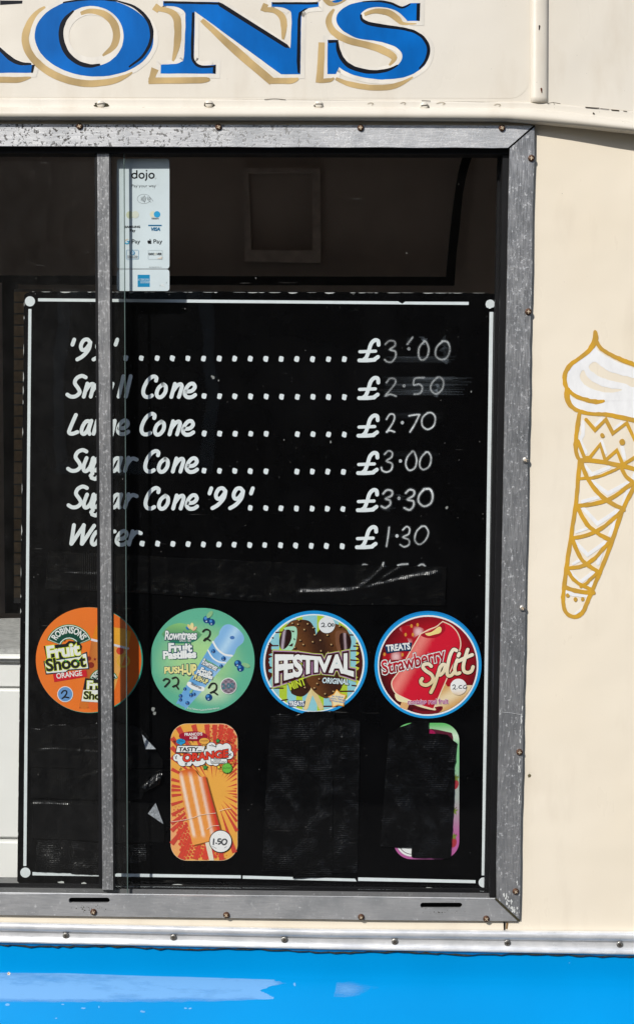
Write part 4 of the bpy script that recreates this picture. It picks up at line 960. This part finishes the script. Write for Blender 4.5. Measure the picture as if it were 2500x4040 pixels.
a.poly([(716, 925), (1050, 960), (1035, 1070), (690, 1062)], K_); a.poly([(690, 1066), (1040, 1072), (1030, 1225), (670, 1200)], W_)
a.text('Fruit', (728, 1050), (1020, 1062), 92, W_, .035, outl=[(.07, LIME)], sp=-.02); a.text('Shoot', (692, 1170), (1025, 1190), 88, K_, .035, outl=[(.06, LIME)], sp=-.02)
a.build('lettering', M['print'], st)
a = art(Z1, k0=40); a.poly(ell(476, 1117, 94), W_); a.poly(ell(476, 1117, 86), hx('#6b9bd2')); a.rib([(432, 1105), (455, 1078), (490, 1080), (492, 1112), (455, 1158), (440, 1168)], 18, K_); a.rib([(440, 1168), (470, 1152), (520, 1160)], 18, K_)
a.build('price_dot', M['print'], st)

# 2 green push-up sticker
Z2 = conv(560, 2370, 470); TEAL, LG = hx('#63b596'), hx('#bfe0a0')
def gr2(x, y):
    d = math.hypot((x-720)/640, (y-760)/560); e = math.hypot((x-900)/380, (y-1150)/260)
    return mixc(mixc(hx('#a9d794'), TEAL, (d-.35)*1.7), hx('#e2f0c8'), .8-e)
st = sticker(ell(766, 762, 662, 668, 80), Z2, TEAL, 'round mint green push-up ice sticker with handwritten twos')
a = art(Z2); a.poly(ell(766, 762, 652, 658, 80), gr2, cut=70)
a.poly(smooth([(248, 428, 1), (330, 335), (450, 288), (570, 302), (690, 370), (762, 432, 1), (690, 505), (590, 540), (400, 540), (310, 490)], True), lambda x, y: mixc(hx('#8cc47a'), hx('#1f7a66'), (y-290)/240), cut=50)
BL1, BL2 = hx('#6ba8dd'), hx('#a4ccf0')
a.poly(smooth([(985, 385), (1040, 315), (1120, 303), (1220, 360), (1290, 450), (1282, 530), (1205, 600), (1150, 700), (1010, 690), (905, 560), (925, 490), (975, 430)], True), lambda x, y: mixc(hx('#b9dcf5'), hx('#86b8e6'), abs(math.sin(x*.011+y*.007))), cut=40)
a.poly(smooth([(900, 520, 1), (1000, 640), (1150, 700, 1), (600, 1330), (540, 1352), (468, 1310), (468, 1240)], True), lambda x, y: mixc(BL1, BL2, .5+.5*math.sin((x+y*.55)*.009)), cut=50)
a.rib([(900, 522), (960, 620), (1050, 685), (1142, 700)], 24, W_); a.rib([(838, 630), (890, 720), (970, 775), (1060, 790)], 18, W_); a.rib([(600, 1060), (660, 1100), (765, 1122)], 62, W_); a.poly(ell(1145, 470, 30, 22), hx('#4a78b8'))
a.poly(smooth([(775, 730), (960, 830), (1010, 870), (850, 830)], True), hx('#6cb08a'))
NV, NV2 = hx('#14427e'), hx('#4a8fd0')
for x, y, r in ((822, 240, 48), (885, 275, 42), (1215, 800, 45), (1250, 858, 45), (848, 1228, 45), (625, 1200, 26), (662, 1190, 22), (490, 1210, 24), (490, 1258, 22), (578, 1300, 25), (545, 1120, 20), (905, 640, 25), (1035, 735, 28), (1005, 830, 22)):
    a.poly(ell(x, y, r), NV); a.poly(ell(x-r*.3, y-r*.35, r*.42), NV2); a.poly(ell(x-r*.1, y+r*.5, r*.22), hx('#b9c8d8'))
for x, y, r, ro in ((860, 175, 55, -50), (1320, 820, 55, 20), (625, 1150, 30, -60)): a.poly(ell(x, y, r, r*.5, 14, rot=ro), hx('#8fbf8c'))
for x, y, r, ro, c in ((575, 350, 26, 50, '#2f7ac0'), (598, 330, 34, 60, '#e9cf8e'), (635, 325, 46, 90, '#eadf9e'), (668, 355, 36, -45, '#e8bf9c')): a.poly(ell(x, y, r, r*.5, 14, rot=ro), hx(c))
a.poly(ell(1098, 1083, 104), W_); a.poly(ell(1098, 1083, 96), lambda x, y: mixc(hx('#a89aa8'), hx('#5a4a56'), .5+.5*math.sin(x*.09)*math.cos(y*.11)), cut=14); a.text('2.00', (1015, 1118), (1170, 1105), 60, hx('#2f7a88'), .03)
a.build('picture', M['print'], st)
a = art(Z2, k0=60); DN = hx('#164a66')
a.text('Rowntrees', (285, 494), (694, 488), 108, W_, .03, .15, [(.075, DN)], sp=-.04); a.text('SINCE 1881', (475, 522), (630, 522), 24, W_, .005)
a.text('Fruit', (332, 645), (632, 642), 100, W_, .05, 0, [(.1, DN)], sp=-.01); a.text('Pastilles', (266, 738), (690, 722), 92, W_, .05, 0, [(.1, DN)], sp=-.02)
a.text('PUSH-UP', (282, 928), (690, 938), 0, hx('#f0e79a'), .045, 0, [(.1, DN)], env=([(282, 845), (480, 840), (520, 815), (690, 812)], [(282, 922), (480, 916), (520, 938), (690, 938)]))
a.text('Rowntrees', (750, 800), (940, 892), 78, W_, .02, .1, [(.06, DN)], sp=-.04); a.text('Fruit', (728, 905), (872, 962), 66, W_, .05, 0, [(.1, DN)]); a.text('Pastilles', (688, 930), (890, 1000), 56, W_, .05, 0, [(.09, DN)])
a.text('PUSH-UP', (648, 990), (822, 1060), 58, hx('#f0e79a'), .04, 0, [(.09, DN)]); a.text('Blackcurrant', (618, 1060), (745, 1122), 34, hx('#1c3a5a'), .005)
a.build('lettering', M['print'], st); a = art(Z2, k0=84)
a.text('® Reg. Trademark of société des Produits Nestlé S.A.', (575, 1368), (985, 1362), 18, W_, .005, env=([(575, 1352), (760, 1378), (985, 1350)], [(575, 1372), (760, 1398), (985, 1370)]))
a.build('lettering', M['print'], st)
a = art(Z2, k0=84); MK = hx('#2a2c28')
for grp in (([(772, 392), (800, 366), (840, 368), (862, 395), (850, 450), (790, 505)], [(785, 505), (815, 478), (862, 505)]), ([(272, 1010), (300, 990), (340, 1000), (345, 1030), (290, 1090)], [(385, 985), (430, 972), (460, 1005), (450, 1060), (395, 1090)], [(392, 1090), (430, 1078), (460, 1118)]), ([(845, 1105), (880, 1055), (925, 1050), (945, 1080), (935, 1130), (875, 1165)], [(868, 1168), (910, 1160), (955, 1190)])):
    a = art(Z2, k0=84)
    for pts in grp: a.rib(pts, 20, MK)
    a.build('handwritten_digit', M['print'], st)

# 3 chocolate lolly sticker
Z3 = conv(1000, 2380, 470); c3 = (765, 755)
st = sticker(ell(*c3, 682, 660, 80), Z3, hx('#1b93d8'), 'round chocolate lolly sticker with blue rim and mint and lime stripes')
a = art(Z3); a.poly(ell(765, 760, 642, 622, 72), hx('#e9f1f4'))
def stripe(x0, x1, c):
    def yy(x, s): return 762+s*608*math.sqrt(max(0, 1-((x-765)/620)**2))
    xs = [x0+(x1-x0)*i/8 for i in range(9)]
    a.poly([(x, yy(x, -1)) for x in xs]+[(x, yy(x, 1)) for x in xs[::-1]], c, d=D_)
D_ = a.lay(); AQ, LM = hx('#8fcbd6'), hx('#b3cc3c')
for x0, x1, c in ((146, 325, AQ), (325, 425, LM), (425, 540, AQ), (540, 620, LM), (620, 805, AQ), (805, 890, LM), (890, 1080, AQ), (1080, 1190, LM), (1190, 1300, AQ), (1300, 1384, hx('#d8d84a'))): stripe(x0, x1, c)
BR, BR2 = hx('#4a1a16'), hx('#3a1c12')
for sgn_ in (-1, 1):
    pts = [(765+sgn_*619*math.cos(R(t)), 762-608*math.sin(R(t))) for t in range(26, -25, -4)]
    inn = []
    for k in range(22): y = 990-k*24; inn.append((765+sgn_*(random.choice((540, 560, 575, 520))*(1 if 500 < y < 960 else 1.02)), y))
    a.poly(pts+inn, BR)
for p in ([(285, 372), (395, 365)], [(190, 540), (310, 540)], [(200, 600), (250, 600)], [(210, 1080), (375, 1080)], [(360, 1235), (430, 1225)], [(1180, 400), (1260, 405)], [(1270, 545), (1340, 548)], [(1225, 605), (1330, 605)], [(1215, 720), (1330, 730)], [(1100, 1120), (1270, 1118)], [(880, 1310), (1060, 1310)], [(1250, 1045), (1300, 1050)], [(240, 440), (248, 442)]): a.rib(p, 18, BR)
def ch_(x, y): return mixc(hx('#6a4020'), hx('#3a2014'), .5+.5*math.sin((x-y*.35)*.011+.6))
a.rib([(745, 1080), (660, 1325)], 62, hx('#e4cf98')); a.rib([(760, 1120), (856, 1325)], 62, hx('#dcc48a'))
a.poly(smooth([(430, 985), (470, 1110), (485, 1150), (560, 1182), (640, 1176), (725, 1085), (690, 980), (560, 900)], True), hx('#3c2014'))
a.poly(smooth([(690, 930), (720, 1060), (800, 1150), (900, 1206), (960, 1196), (1085, 1120), (1135, 1000), (1100, 860)], True), ch_, cut=50)
a.poly(smooth([(325, 490), (345, 400), (400, 305), (480, 228), (580, 208), (690, 220), (745, 270), (785, 365), (772, 450), (690, 700, 1), (480, 700, 1), (450, 620), (345, 575)], True), ch_, cut=50)
a.poly(smooth([(690, 700, 1), (760, 470), (830, 345), (950, 265), (1080, 272), (1180, 335), (1236, 460), (1222, 580), (1140, 700, 1)], True), ch_, cut=50)
a.poly(smooth([(390, 315), (450, 298), (530, 300), (552, 360), (540, 480), (500, 580), (440, 606), (360, 605), (340, 600), (430, 540), (480, 450), (470, 370), (400, 345)], True), hx('#a9dcc0'))
a.poly(smooth([(385, 350), (450, 335), (482, 380), (470, 480), (420, 560), (360, 585), (328, 500), (345, 420)], True), lambda x, y: mixc(hx('#2a1210'), hx('#c8b8c8'), 1-abs((x-375)-(470-y)*.12)/26), cut=14)
a.poly(smooth([(1045, 360), (1120, 345), (1185, 365), (1110, 400), (1080, 470), (1110, 560), (1080, 610), (1045, 540), (1035, 430)], True), hx('#7a5038'))
a.poly(smooth([(1100, 390), (1180, 385), (1232, 460), (1225, 560), (1180, 620), (1115, 600), (1090, 480)], True), lambda x, y: mixc(hx('#2a1210'), hx('#c0a8b0'), 1-abs((x-1160)-(y-480)*.05)/22), cut=14)
for x, y in ((490, 255), (562, 268), (685, 262), (642, 335), (755, 310), (775, 400), (590, 470), (630, 525), (520, 560), (845, 470), (935, 405), (985, 525), (855, 605), (945, 625), (1090, 290), (750, 490), (770, 1075), (650, 1070), (805, 1020), (1010, 1120), (905, 1150), (830, 960), (575, 215)): a.poly(ell(x+9, y+12, 22, 14, 10), hx('#2a160c')); a.poly(ell(x, y, 10, 10, 8), hx('#c8a878'))
for p in ([(470, 345), (520, 350), (500, 370)], [(505, 440), (530, 455), (515, 470)], [(440, 540), (500, 505), (490, 545)]): a.poly(p, hx('#3a1c12'))
a.build('picture', M['print'], st)
a = art(Z3, k0=58)
env = ([(250, 670), (420, 668), (560, 668), (720, 680), (840, 690), (1000, 672), (1130, 655), (1280, 640)], [(250, 1000), (330, 985), (440, 942), (560, 920), (740, 872), (860, 862), (1000, 874), (1150, 880), (1280, 922)])
a.text('FESTIVAL', (262, 0), (1262, 0), 0, W_, .045, 0, [(.175, hx('#b9cf4a')), (.15, hx('#b58ab0')), (.12, hx('#3a1214'))], env=env, sp=-.03)
a.text('MINT', (462, 1105), (668, 1030), 92, hx('#c3d63a'), .035, 0, [(.09, hx('#2a1a10'))]); a.text('ORIGINAL', (866, 1010), (1205, 1032), 66, hx('#d8ecf2'), .03, .1, [(.09, hx('#2a1612'))])
a.build('lettering', M['print'], st); a = art(Z3, k0=84)
a.poly(smooth([(440, 1245, 1), (550, 1232), (655, 1240, 1), (640, 1312, 1), (540, 1306), (450, 1318, 1)], True), hx('#163f78')); a.text('TREATS', (452, 1306), (640, 1298), 56, W_, .04); a.build('badge', M['print'], st); a = art(Z3, k0=84)
a.poly(star(1065, 1215, 125, 82, 5, 95), hx('#f0a23a')); a.poly(star(1065, 1215, 108, 70, 5, 95), hx('#f6e2ae'))
for i, (t_, x0, x1, y0, y1) in enumerate((('No Artificial', 990, 1138, 1190, 1206), ('Colours, Flavours', 952, 1166, 1212, 1240), ('or Preservatives', 955, 1152, 1240, 1270))): a.text(t_, (x0, y0), (x1, y1), 24, hx('#1c4a8a'), .012, 0, [(.05, W_)])
a.build('lettering', M['print'], st)
a = art(Z3, k0=84); a.poly(ell(928, 276, 104), hx('#e6e8ea')); HW = hx('#4a4c50')
for p in ([(862, 262), (880, 250), (896, 262), (890, 285), (862, 300)], [(862, 300), (880, 294), (900, 302)], [(918, 296), (920, 297)], [(962, 250), (945, 268), (948, 292), (972, 296), (984, 272), (966, 252)], [(1002, 258), (992, 276), (1002, 292), (1018, 280), (1010, 260)]): a.rib(p, 12, HW)
a.build('price_dot', M['print'], st)

# 4 strawberry sticker
Z4 = conv(1450, 2380, 470); c4 = (765, 782)
st = sticker(ell(*c4, 678, 682, 80), Z4, hx('#1a86d0'), 'round red strawberry lolly sticker with blue rim, right end of the row')
a = art(Z4); a.poly(ell(762, 795, 676, 668, 72), hx('#1d9be0')); a.poly(ell(765, 792, 638, 640, 72), hx('#f2f2f2'))
def rd(x, y):
    d = math.hypot((x-820)/620, (y-700)/640); return mixc(hx('#c01426'), hx('#4c0c14'), (d-.45)*1.6)
a.poly(ell(763, 792, 620, 620, 72), rd, cut=60)
cl = [p for p in ell(763, 792, 616, 616, 72, 338, 245) if True]
cl = [(763+616*math.cos(R(t)), 792-616*math.sin(R(t))) for t in range(336, 275, -4)]
a.poly([(985, 1020), (1010, 1060), (1120, 1050), (1240, 1042)]+cl+[(850, 1330), (900, 1180)], lambda x, y: mixc(hx('#f0dcb4'), hx('#d8a866'), .5+.5*math.sin(x*.012+y*.02)), cut=50)
a.poly(smooth([(400, 320), (520, 280), (650, 300), (720, 350), (600, 440), (560, 560), (500, 700), (330, 720), (200, 740), (215, 640), (420, 600), (520, 520), (480, 420)], True), lambda x, y: mixc(hx('#b01222'), hx('#f0c8c8'), math.sin(x*.022)*math.sin(y*.02+.5)), cut=26)
for x, y in ((555, 290), (480, 400), (572, 400), (440, 655), (632, 275), (212, 650)): a.poly(ell(x, y, 16, 24, 10), hx('#d8923a'))
lol = smooth([(672, 398, 1), (780, 340), (870, 305), (952, 240, 1), (1062, 296), (1145, 400), (1172, 540), (1120, 690), (1040, 860), (830, 1338, 1), (700, 1300), (560, 1240), (430, 1180), (350, 1130), (312, 1050), (320, 980), (400, 870), (560, 590)], True)
a.rib([(830, 1345), (930, 1330), (870, 1380), (700, 1390), (590, 1360)], 40, hx('#7a1420'))
a.rib([(490, 1240), (450, 1340)], 100, hx('#e0b078'), cap=False)
a.poly(smooth([(350, 1150), (380, 1240), (520, 1270), (700, 1330), (860, 1360), (800, 1300), (500, 1190)], True), hx('#efe2b4'))
a.ring(lol, 26, hx('#f3dcc0')); a.poly(lol, lambda x, y: mixc(mixc(hx('#d41c34'), hx('#f08a80'), 1-abs((x-560)+(y-700)*.55)/150), hx('#b81428'), ((x-1050)+(y-600)*.5)/160), cut=40)
a.poly(smooth([(672, 398), (790, 350), (880, 300), (952, 246), (985, 330), (930, 400), (850, 440), (740, 440)], True), hx('#a81428')); a.poly(smooth([(730, 385), (810, 365), (900, 300), (935, 320), (920, 375), (840, 400), (770, 415)], True), hx('#f2dc8c'))
a.build('picture', M['print'], st)
a = art(Z4, k0=40)
a.text('Strawberry', (185, 908), (985, 722), 165, lambda x, y: mixc(hx('#d8243a'), hx('#7a1018'), (y-620-(600-x)*.22)/220), .02, .12, [(.085, hx('#3a0a10')), (.068, W_)], sp=-.02)
SPL = [[(805, 800), (770, 772), (715, 778), (700, 815), (740, 860), (805, 905), (828, 960), (800, 1010), (745, 1040), (690, 1028), (672, 990), (690, 958)],
       [(918, 808), (880, 930), (840, 1050), (800, 1132)], [(905, 840), (945, 780), (980, 790), (965, 860), (920, 910), (890, 900)], [(1125, 600), (1085, 590), (1045, 660), (1018, 770), (1005, 870), (1020, 920), (1060, 915), (1090, 880)],
       [(1135, 720), (1108, 800), (1105, 860), (1125, 895), (1165, 885)], [(1160, 640), (1148, 668)], [(1268, 588), (1235, 690), (1212, 800), (1222, 862), (1270, 882), (1315, 860), (1335, 808)], [(1150, 735), (1240, 690), (1325, 655)]]
for p in SPL: a.rib(p, 62, hx('#2c0a0c'))
for i, p in enumerate(SPL): a.rib(p, 44, lambda x, y: mixc(hx('#f7ecd4'), hx('#e6cf9c'), (y-700)/350))
a.text('contains real fruit', (505, 1285), (1020, 1274), 62, hx('#b01a78'), .02, 0, [(.06, hx('#e9e4ec'))])
a.build('lettering', M['print'], st); a = art(Z4, k0=70)
a.poly(smooth([(212, 540, 1), (380, 510), (560, 498, 1), (542, 606, 1), (390, 612), (240, 640, 1)], True), hx('#12355c')); a.text('TREATS', (240, 612), (540, 582), 78, W_, .04)
a.build('badge', M['print'], st)
a = art(Z4, k0=80); a.poly(ell(1150, 1062, 104), lambda x, y: mixc(hx('#f2f2f2'), hx('#e4c49a'), (y-1080)/110), cut=30)
for p in ([(1075, 1048), (1095, 1035), (1110, 1050), (1100, 1075), (1080, 1092)], [(1080, 1092), (1095, 1085), (1115, 1095)], [(1130, 1085), (1133, 1086)], [(1190, 1042), (1162, 1052), (1155, 1075), (1190, 1080)], [(1245, 1040), (1222, 1048), (1212, 1075), (1240, 1085), (1252, 1062)]): a.rib(p, 11, HW)
a.build('price_dot', M['print'], st)

# 5 orange comic lolly sticker
Z5 = conv(640, 2820, 340, 1385)
rr5 = rrect(135, 145, 1210, 2350, 265, 10)
st = sticker(rr5, Z5, hx('#ead2ac'), 'tall rounded orange lolly sticker with comic style lettering and red rays')
a = art(Z5); i5 = rrect(140, 150, 1205, 2345, 262, 10); YO = hx('#f0ae4e')
a.poly(i5, lambda x, y: mixc(YO, hx('#f2a684'), max(0, 1-math.hypot(x-1100, y-150)/520)*.8+max(0, 1-math.hypot(x-160, y-1950)/600)*.7), cut=90)
def inside(x, y, m=6): 
    dx = max(400-m-x, 0, x-(945+m)) ; dy = max(410-m-y, 0, y-(2085+m))
    return math.hypot(dx, dy) < 262-2*m if (dx or dy) else True
def clipray(ang, r0):
    r = r0
    while inside(830+r*math.cos(ang), 1230-r*math.sin(ang)): r += 12
    return r-12
for k in range(40):
    an = 2*math.pi*k/40+.05*math.sin(k*5); r0 = 170+130*abs(math.sin(k*1.7)); r1 = clipray(an, 60)
    if r1 > r0+40:
        w = .038; a.poly([(830+r0*math.cos(an), 1230-r0*math.sin(an)), (830+r1*math.cos(an-w), 1230-r1*math.sin(an-w)), (830+r1*math.cos(an+w), 1230-r1*math.sin(an+w))], hx('#cf4a3c'))
dd = a.lay(); RD = hx('#dc4a38')
for i in range(30):
    for j in range(60):
        x = 150+i*58+(29 if j % 2 else 0)+j*8-200; y = 150+j*46-i*8
        g = max(1-math.hypot(x-1180, y-420)/640, 1-math.hypot(x-170, y-2080)/720, 1-math.hypot(x-700, y-2330)/420, 0)
        r = 27*min(1, g*1.6)
        if r > 6 and inside(x, y, r+4): a.poly(ell(x, y, r, n=10), RD, d=dd)
sh = [(262, 960), (300, 905), (480, 862), (530, 890), (560, 950), (610, 1000), (690, 992), (760, 1250), (930, 1850), (960, 1985), (490, 2100), (455, 1960), (300, 1250)]
a.poly([(x+32, y+16) for x, y in sh], hx('#8a5424'))
def lo(x, y):
    u = (x-262)-(y-960)*.215; s_ = math.sin(u*.042); t = u/430
    c = mixc(mixc(hx('#ee9a48'), hx('#f8e0cc'), s_), hx('#d0302c'), (t-.72)*3.2)
    c = mixc(c, hx('#d8652e'), (1010-y)/110); return mixc(c, hx('#f0a050'), (y-1930)/60)
a.poly(sh, lo, cut=24)
a.poly([(690, 2062), (770, 2045), (832, 2345), (756, 2345)], hx('#e6ddc8'))
a.build('picture', M['print'], st)
a = art(Z5, k0=60)
a.poly(ell(495, 345, 228, 78), hx('#a41a34')); a.text("FRANCO'S", (358, 340), (645, 332), 44, W_, .03); a.text('iCES', (440, 390), (566, 388), 36, W_, .03)
def bub(loop, c): a.ring(loop, 12, K_); a.poly(loop, c)
a.ring(ell(298, 432, 72, 44), 8, K_); a.poly([(270, 465), (318, 465), (315, 515)], hx('#2e9ed8')); a.poly(ell(298, 432, 72, 44), hx('#2e9ed8')); a.text('ZING', (245, 456), (350, 432), 38, K_, .005)
a.ring(ell(675, 425, 82, 50), 8, K_); a.poly(ell(675, 425, 82, 50), hx('#f0b050')); a.text('WOOOOSH', (615, 434), (740, 428), 22, K_)
CL = [(235, 690, 58), (330, 745, 82), (420, 745, 80), (560, 760, 70), (620, 730, 80), (780, 730, 80), (860, 760, 60), (790, 520, 74), (925, 530, 62), (1030, 535, 75), (1070, 640, 72), (900, 620, 90), (750, 640, 100), (480, 660, 90)]
for x, y, r in CL: a.poly(ell(x, y, r+8, n=24), K_)
dz = a.lay()
for x, y, r in CL: a.poly(ell(x, y, r, n=24), W_)
a.poly([(235, 488), (700, 494), (672, 612), (212, 612)], K_); a.poly([(246, 500), (686, 506), (662, 600), (226, 600)], W_)
a.poly([(640, 535), (700, 480), (672, 480)], hx('#f0b050'))
a.text('TASTY...', (262, 588), (635, 584), 62, K_, .04, .12)
a.text('ORANGE', (330, 755), (1058, 668), 0, hx('#e0402e'), .05, 0, [(.095, K_)], env=([(330, 640), (500, 622), (760, 598), (930, 580), (1058, 560)], [(330, 756), (500, 740), (760, 708), (930, 692), (1058, 676)]))
a.poly([(775, 700), (1045, 702), (1055, 788), (785, 785)], K_); a.poly([(784, 708), (1036, 710), (1045, 780), (792, 777)], W_)
a.text('ORANGE', (822, 738), (946, 738), 24, K_, .025); a.text('FLAVOUR LOLLY', (796, 770), (1034, 770), 24, K_, .025)
for x, y, r, c in ((893, 418, 40, '#3f9a4a'), (690, 846, 44, '#3f9a4a'), (908, 842, 34, '#f2d24a')): a.poly(star(x, y, r+7, r*.5+5, 5), K_); a.poly(star(x, y, r, r*.45, 5), hx(c))
a.poly(star(1042, 858, 98, 76, 18), K_); a.poly(star(1042, 858, 90, 68, 18), hx('#6fbe4a')); a.text('KA-POW!!', (980, 872), (1108, 868), 26, K_)
for p in ([(1070, 625), (1105, 660)], [(1105, 622), (1068, 658)], [(368, 775), (396, 800)], [(396, 775), (368, 802)]): a.rib(p, 10, K_)
for p in ([(265, 920), (300, 850)], [(290, 880), (305, 850)], [(440, 860), (480, 780)], [(470, 400), (495, 445)], [(425, 420), (460, 480)], [(980, 410), (960, 440)], [(1040, 415), (1120, 450)], [(1170, 640), (1165, 690), (1130, 715)], [(185, 400), (205, 470)], [(170, 430), (225, 420)], [(740, 350), (800, 400)], [(205, 660), (230, 710)], [(235, 650), (215, 705)], [(750, 490), (870, 510)], [(790, 470), (860, 520)]): a.rib(p, 6, K_)
a.ring(smooth([(1150, 770), (1120, 785), (1120, 760), (1150, 745), (1172, 765), (1150, 800)], True), 7, hx('#b8402e'))
a.build('lettering', M['print'], st)
a = art(Z5, k0=120); a.poly(ell(938, 2036, 184), K_); a.poly(ell(938, 2036, 172), hx('#f0f0ee'))
for p in ([(830, 2000), (822, 2085)], [(868, 2065), (872, 2068)], [(940, 1998), (905, 2000), (898, 2035), (930, 2035), (938, 2062), (905, 2080)], [(1000, 2000), (965, 2020), (960, 2060), (985, 2088), (1022, 2075), (1038, 2030), (1015, 2002)]): a.rib(p, 24, HW)
for p in ([(800, 2110), (870, 2150)], [(1000, 2140), (1035, 2120)]): a.rib(p, 8, hx('#8a8c8e'))
for p in ([(145, 1722), (300, 1700), (480, 1660), (620, 1610), (860, 1580)], [(920, 1545), (1000, 1520), (1105, 1500)], [(720, 1840), (800, 1790), (910, 1780)]): a.rib(p, 7, hx('#f4e6d2'))
a.build('price_dot', M['print'], st)

# 6 half hidden sticker
def g6(x, y): return mixc(mixc(hx('#6cc070'), hx('#d4ead0'), (y-150)/170), mixc(hx('#84c890'), mixc(hx('#a9b2ac'), hx('#b9629e'), (y-1250)/550), (y-700)/400), (y-330)/120)
st = sticker(rrect(270, 125, 1250, 2160, 270, 10), TD, g6, 'tall green and purple fruit sticker almost hidden under black tape')
a = art(TD); a.poly(smooth([(700, 240), (1090, 262), (1150, 310), (1160, 420), (1150, 700), (700, 700)], True), hx('#5a1c30')); a.poly(ell(770, 330, 140, 120), hx('#a81a54'))
for x, y in ((1180, 1030), (1150, 1900)): a.poly(ell(x, y, 62, 85), hx('#a83840')); a.poly(star(x+20, y-80, 60, 26, 5), hx('#7a8a3c')); a.rib([(x+20, y-90), (x+60, y-115)], 9, hx('#5a5a30'))
a.poly(star(1170, 1440, 70, 30, 5), hx('#7a8a3c')); a.rib([(1170, 1420), (1212, 1385)], 9, hx('#5a5a30'))
a.poly(ell(545, 1880, 240), W_); a.ring(ell(545, 1880, 205), 10, hx('#3a1a2a'))
a.build('picture', M['print'], st)

# ------------------------------------------------------------------ payment stickers on the fixed pane
ZP = conv(440, 600, 260, 1096); YPS = YP-.0004
PB = hx('#cfdcdf', .95)
pay = sticker(rrect(88, 105, 962, 1935, 46), ZP, PB, 'tall white card payment sticker on the glass beside the window stile', 'payment_sticker', 200, YPS)
a = art(ZP, YPS); K2 = hx('#15181a'); TB2 = hx('#1a88b8')
for cx in (380, 500, 665): a.ring(ell(cx, 388, 41, 40, 28), 25, K2)
a.rib([(420, 295), (420, 430)], 25, K2, cap=False); a.rib([(582, 336), (582, 425), (572, 455), (556, 466)], 24, K2, cap=False); a.poly(ell(582, 304, 13), K2); a.ring(ell(732, 432, 11, 11, 14), 3, K2)
a.text('Pay your way', (330, 578), (738, 578), 46, K2)
a.ring(ell(538, 774, 110, 78, 36), 3.5, K2)
for i, x in enumerate((490, 508, 528, 548)): h = 20+i*12; a.rib([(x, 774-h), (x+12+i*2, 774), (x, 774+h)], 8, K2)
for p in ([(600, 740), (640, 752), (632, 775), (592, 772), (596, 742)], [(640, 752), (670, 780), (690, 812)], [(600, 775), (612, 800), (640, 820), (660, 828)], [(605, 765), (640, 785)]): a.rib(p, 4.5, K2)
a.poly(ell(305, 1040, 62, 62), hx('#c6cdae')); a.poly(ell(395, 1035, 60, 60), hx('#d3d9c9')); a.poly(ell(688, 1030, 52, 52), hx('#d9dac2')); a.poly(ell(756, 1030, 53, 53), hx('#2f9fd2'))
a.text('maestro', (665, 1112), (785, 1112), 30, K2, .012)
a.text('SAMSUNG', (222, 1255), (478, 1255), 34, K2, .03); a.text('Pay', (302, 1318), (395, 1318), 42, K2, .022)
a.poly([(611, 1205), (833, 1205), (833, 1225), (611, 1225)], TB2 if False else hx('#0e6a96')); a.text('VISA', (650, 1302), (806, 1302), 52, hx('#0e6a96'), .045, .18)
a.rib([(225, 1498), (245, 1520), (280, 1512), (298, 1478)], 18, hx('#2f9fc8')); a.rib([(262, 1482), (298, 1480)], 14, hx('#2f9fc8')); a.rib([(228, 1470), (245, 1450), (275, 1446)], 12, hx('#d8cdb8'))
a.text('Pay', (332, 1512), (474, 1512), 66, K2); a.text('Pay', (690, 1512), (842, 1512), 66, K2)
a.poly(smooth([(632, 1468), (650, 1462), (662, 1475), (652, 1490), (664, 1505), (648, 1520), (632, 1516), (615, 1520), (600, 1500), (598, 1478), (612, 1464)], True), K2); a.poly(ell(640, 1450, 6, 12, 10, rot=30), K2)
a.ring(rrect(247, 1625, 450, 1776, 14, 4), 4, TB2); a.poly(ell(348, 1672, 40, 36), TB2); a.poly(ell(348, 1672, 28, 25), PB); a.poly(ell(348, 1672, 20, 18), TB2); a.poly([(343, 1652), (353, 1652), (353, 1692), (343, 1692)], PB)
a.text('Diners Club', (263, 1740), (436, 1740), 28, K2); a.text('INTERNATIONAL', (263, 1760), (438, 1760), 13, K2, .02)
a.ring(rrect(608, 1628, 842, 1777, 4, 2), 3, hx('#9aa6a8')); a.text('DISC', (616, 1706), (712, 1706), 34, K2, .022); a.text('VER', (750, 1706), (832, 1706), 34, K2, .022); a.ring(ell(730, 1690, 14, 14, 16), 5, hx('#cfcbb0'))
a.poly([(750, 1770), (840, 1730), (838, 1772)], hx('#dcd3c6')); a.text('DO-0005-MKTCX-1.0', (625, 1916), (830, 1916), 14, K2)
for k in range(14): x = 430+k*26+random.uniform(-8, 8); y = 550+random.uniform(-60, 70); a.rib([(x, y), (x+random.uniform(-10, 14), y+random.uniform(6, 22))], 3, hx('#aab4b6'))
a.build('lettering', M['print'], pay)
pay2 = sticker(rrect(88, 1946, 962, 2306, 46), ZP, PB, 'small white sticker with a blue card square, under the tall payment sticker', 'payment_sticker', 200, YPS)
a = art(ZP, YPS); a.poly([(434, 2036), (636, 2036), (636, 2240), (434, 2240)], TB2)
a.text('AMERICAN', (437, 2130), (622, 2130), 28, TB2, .012, 0, [(.07, PB)]); a.text('EXPRESS', (477, 2174), (634, 2174), 28, TB2, .012, 0, [(.07, PB)])
for k in range(9): x = 850+random.uniform(-35, 35); y = 2215+random.uniform(-25, 30); r = random.uniform(6, 16); a.poly(ell(x, y, r, r*.8, 8), hx('#e2e8e8'))
a.rib([(918, 2158), (910, 2180)], 4, K2); a.rib([(810, 2205), (806, 2225)], 4, K2)
a.build('lettering', M['print'], pay2)

bpy.data.objects.remove(FO); bpy.data.curves.remove(FC)
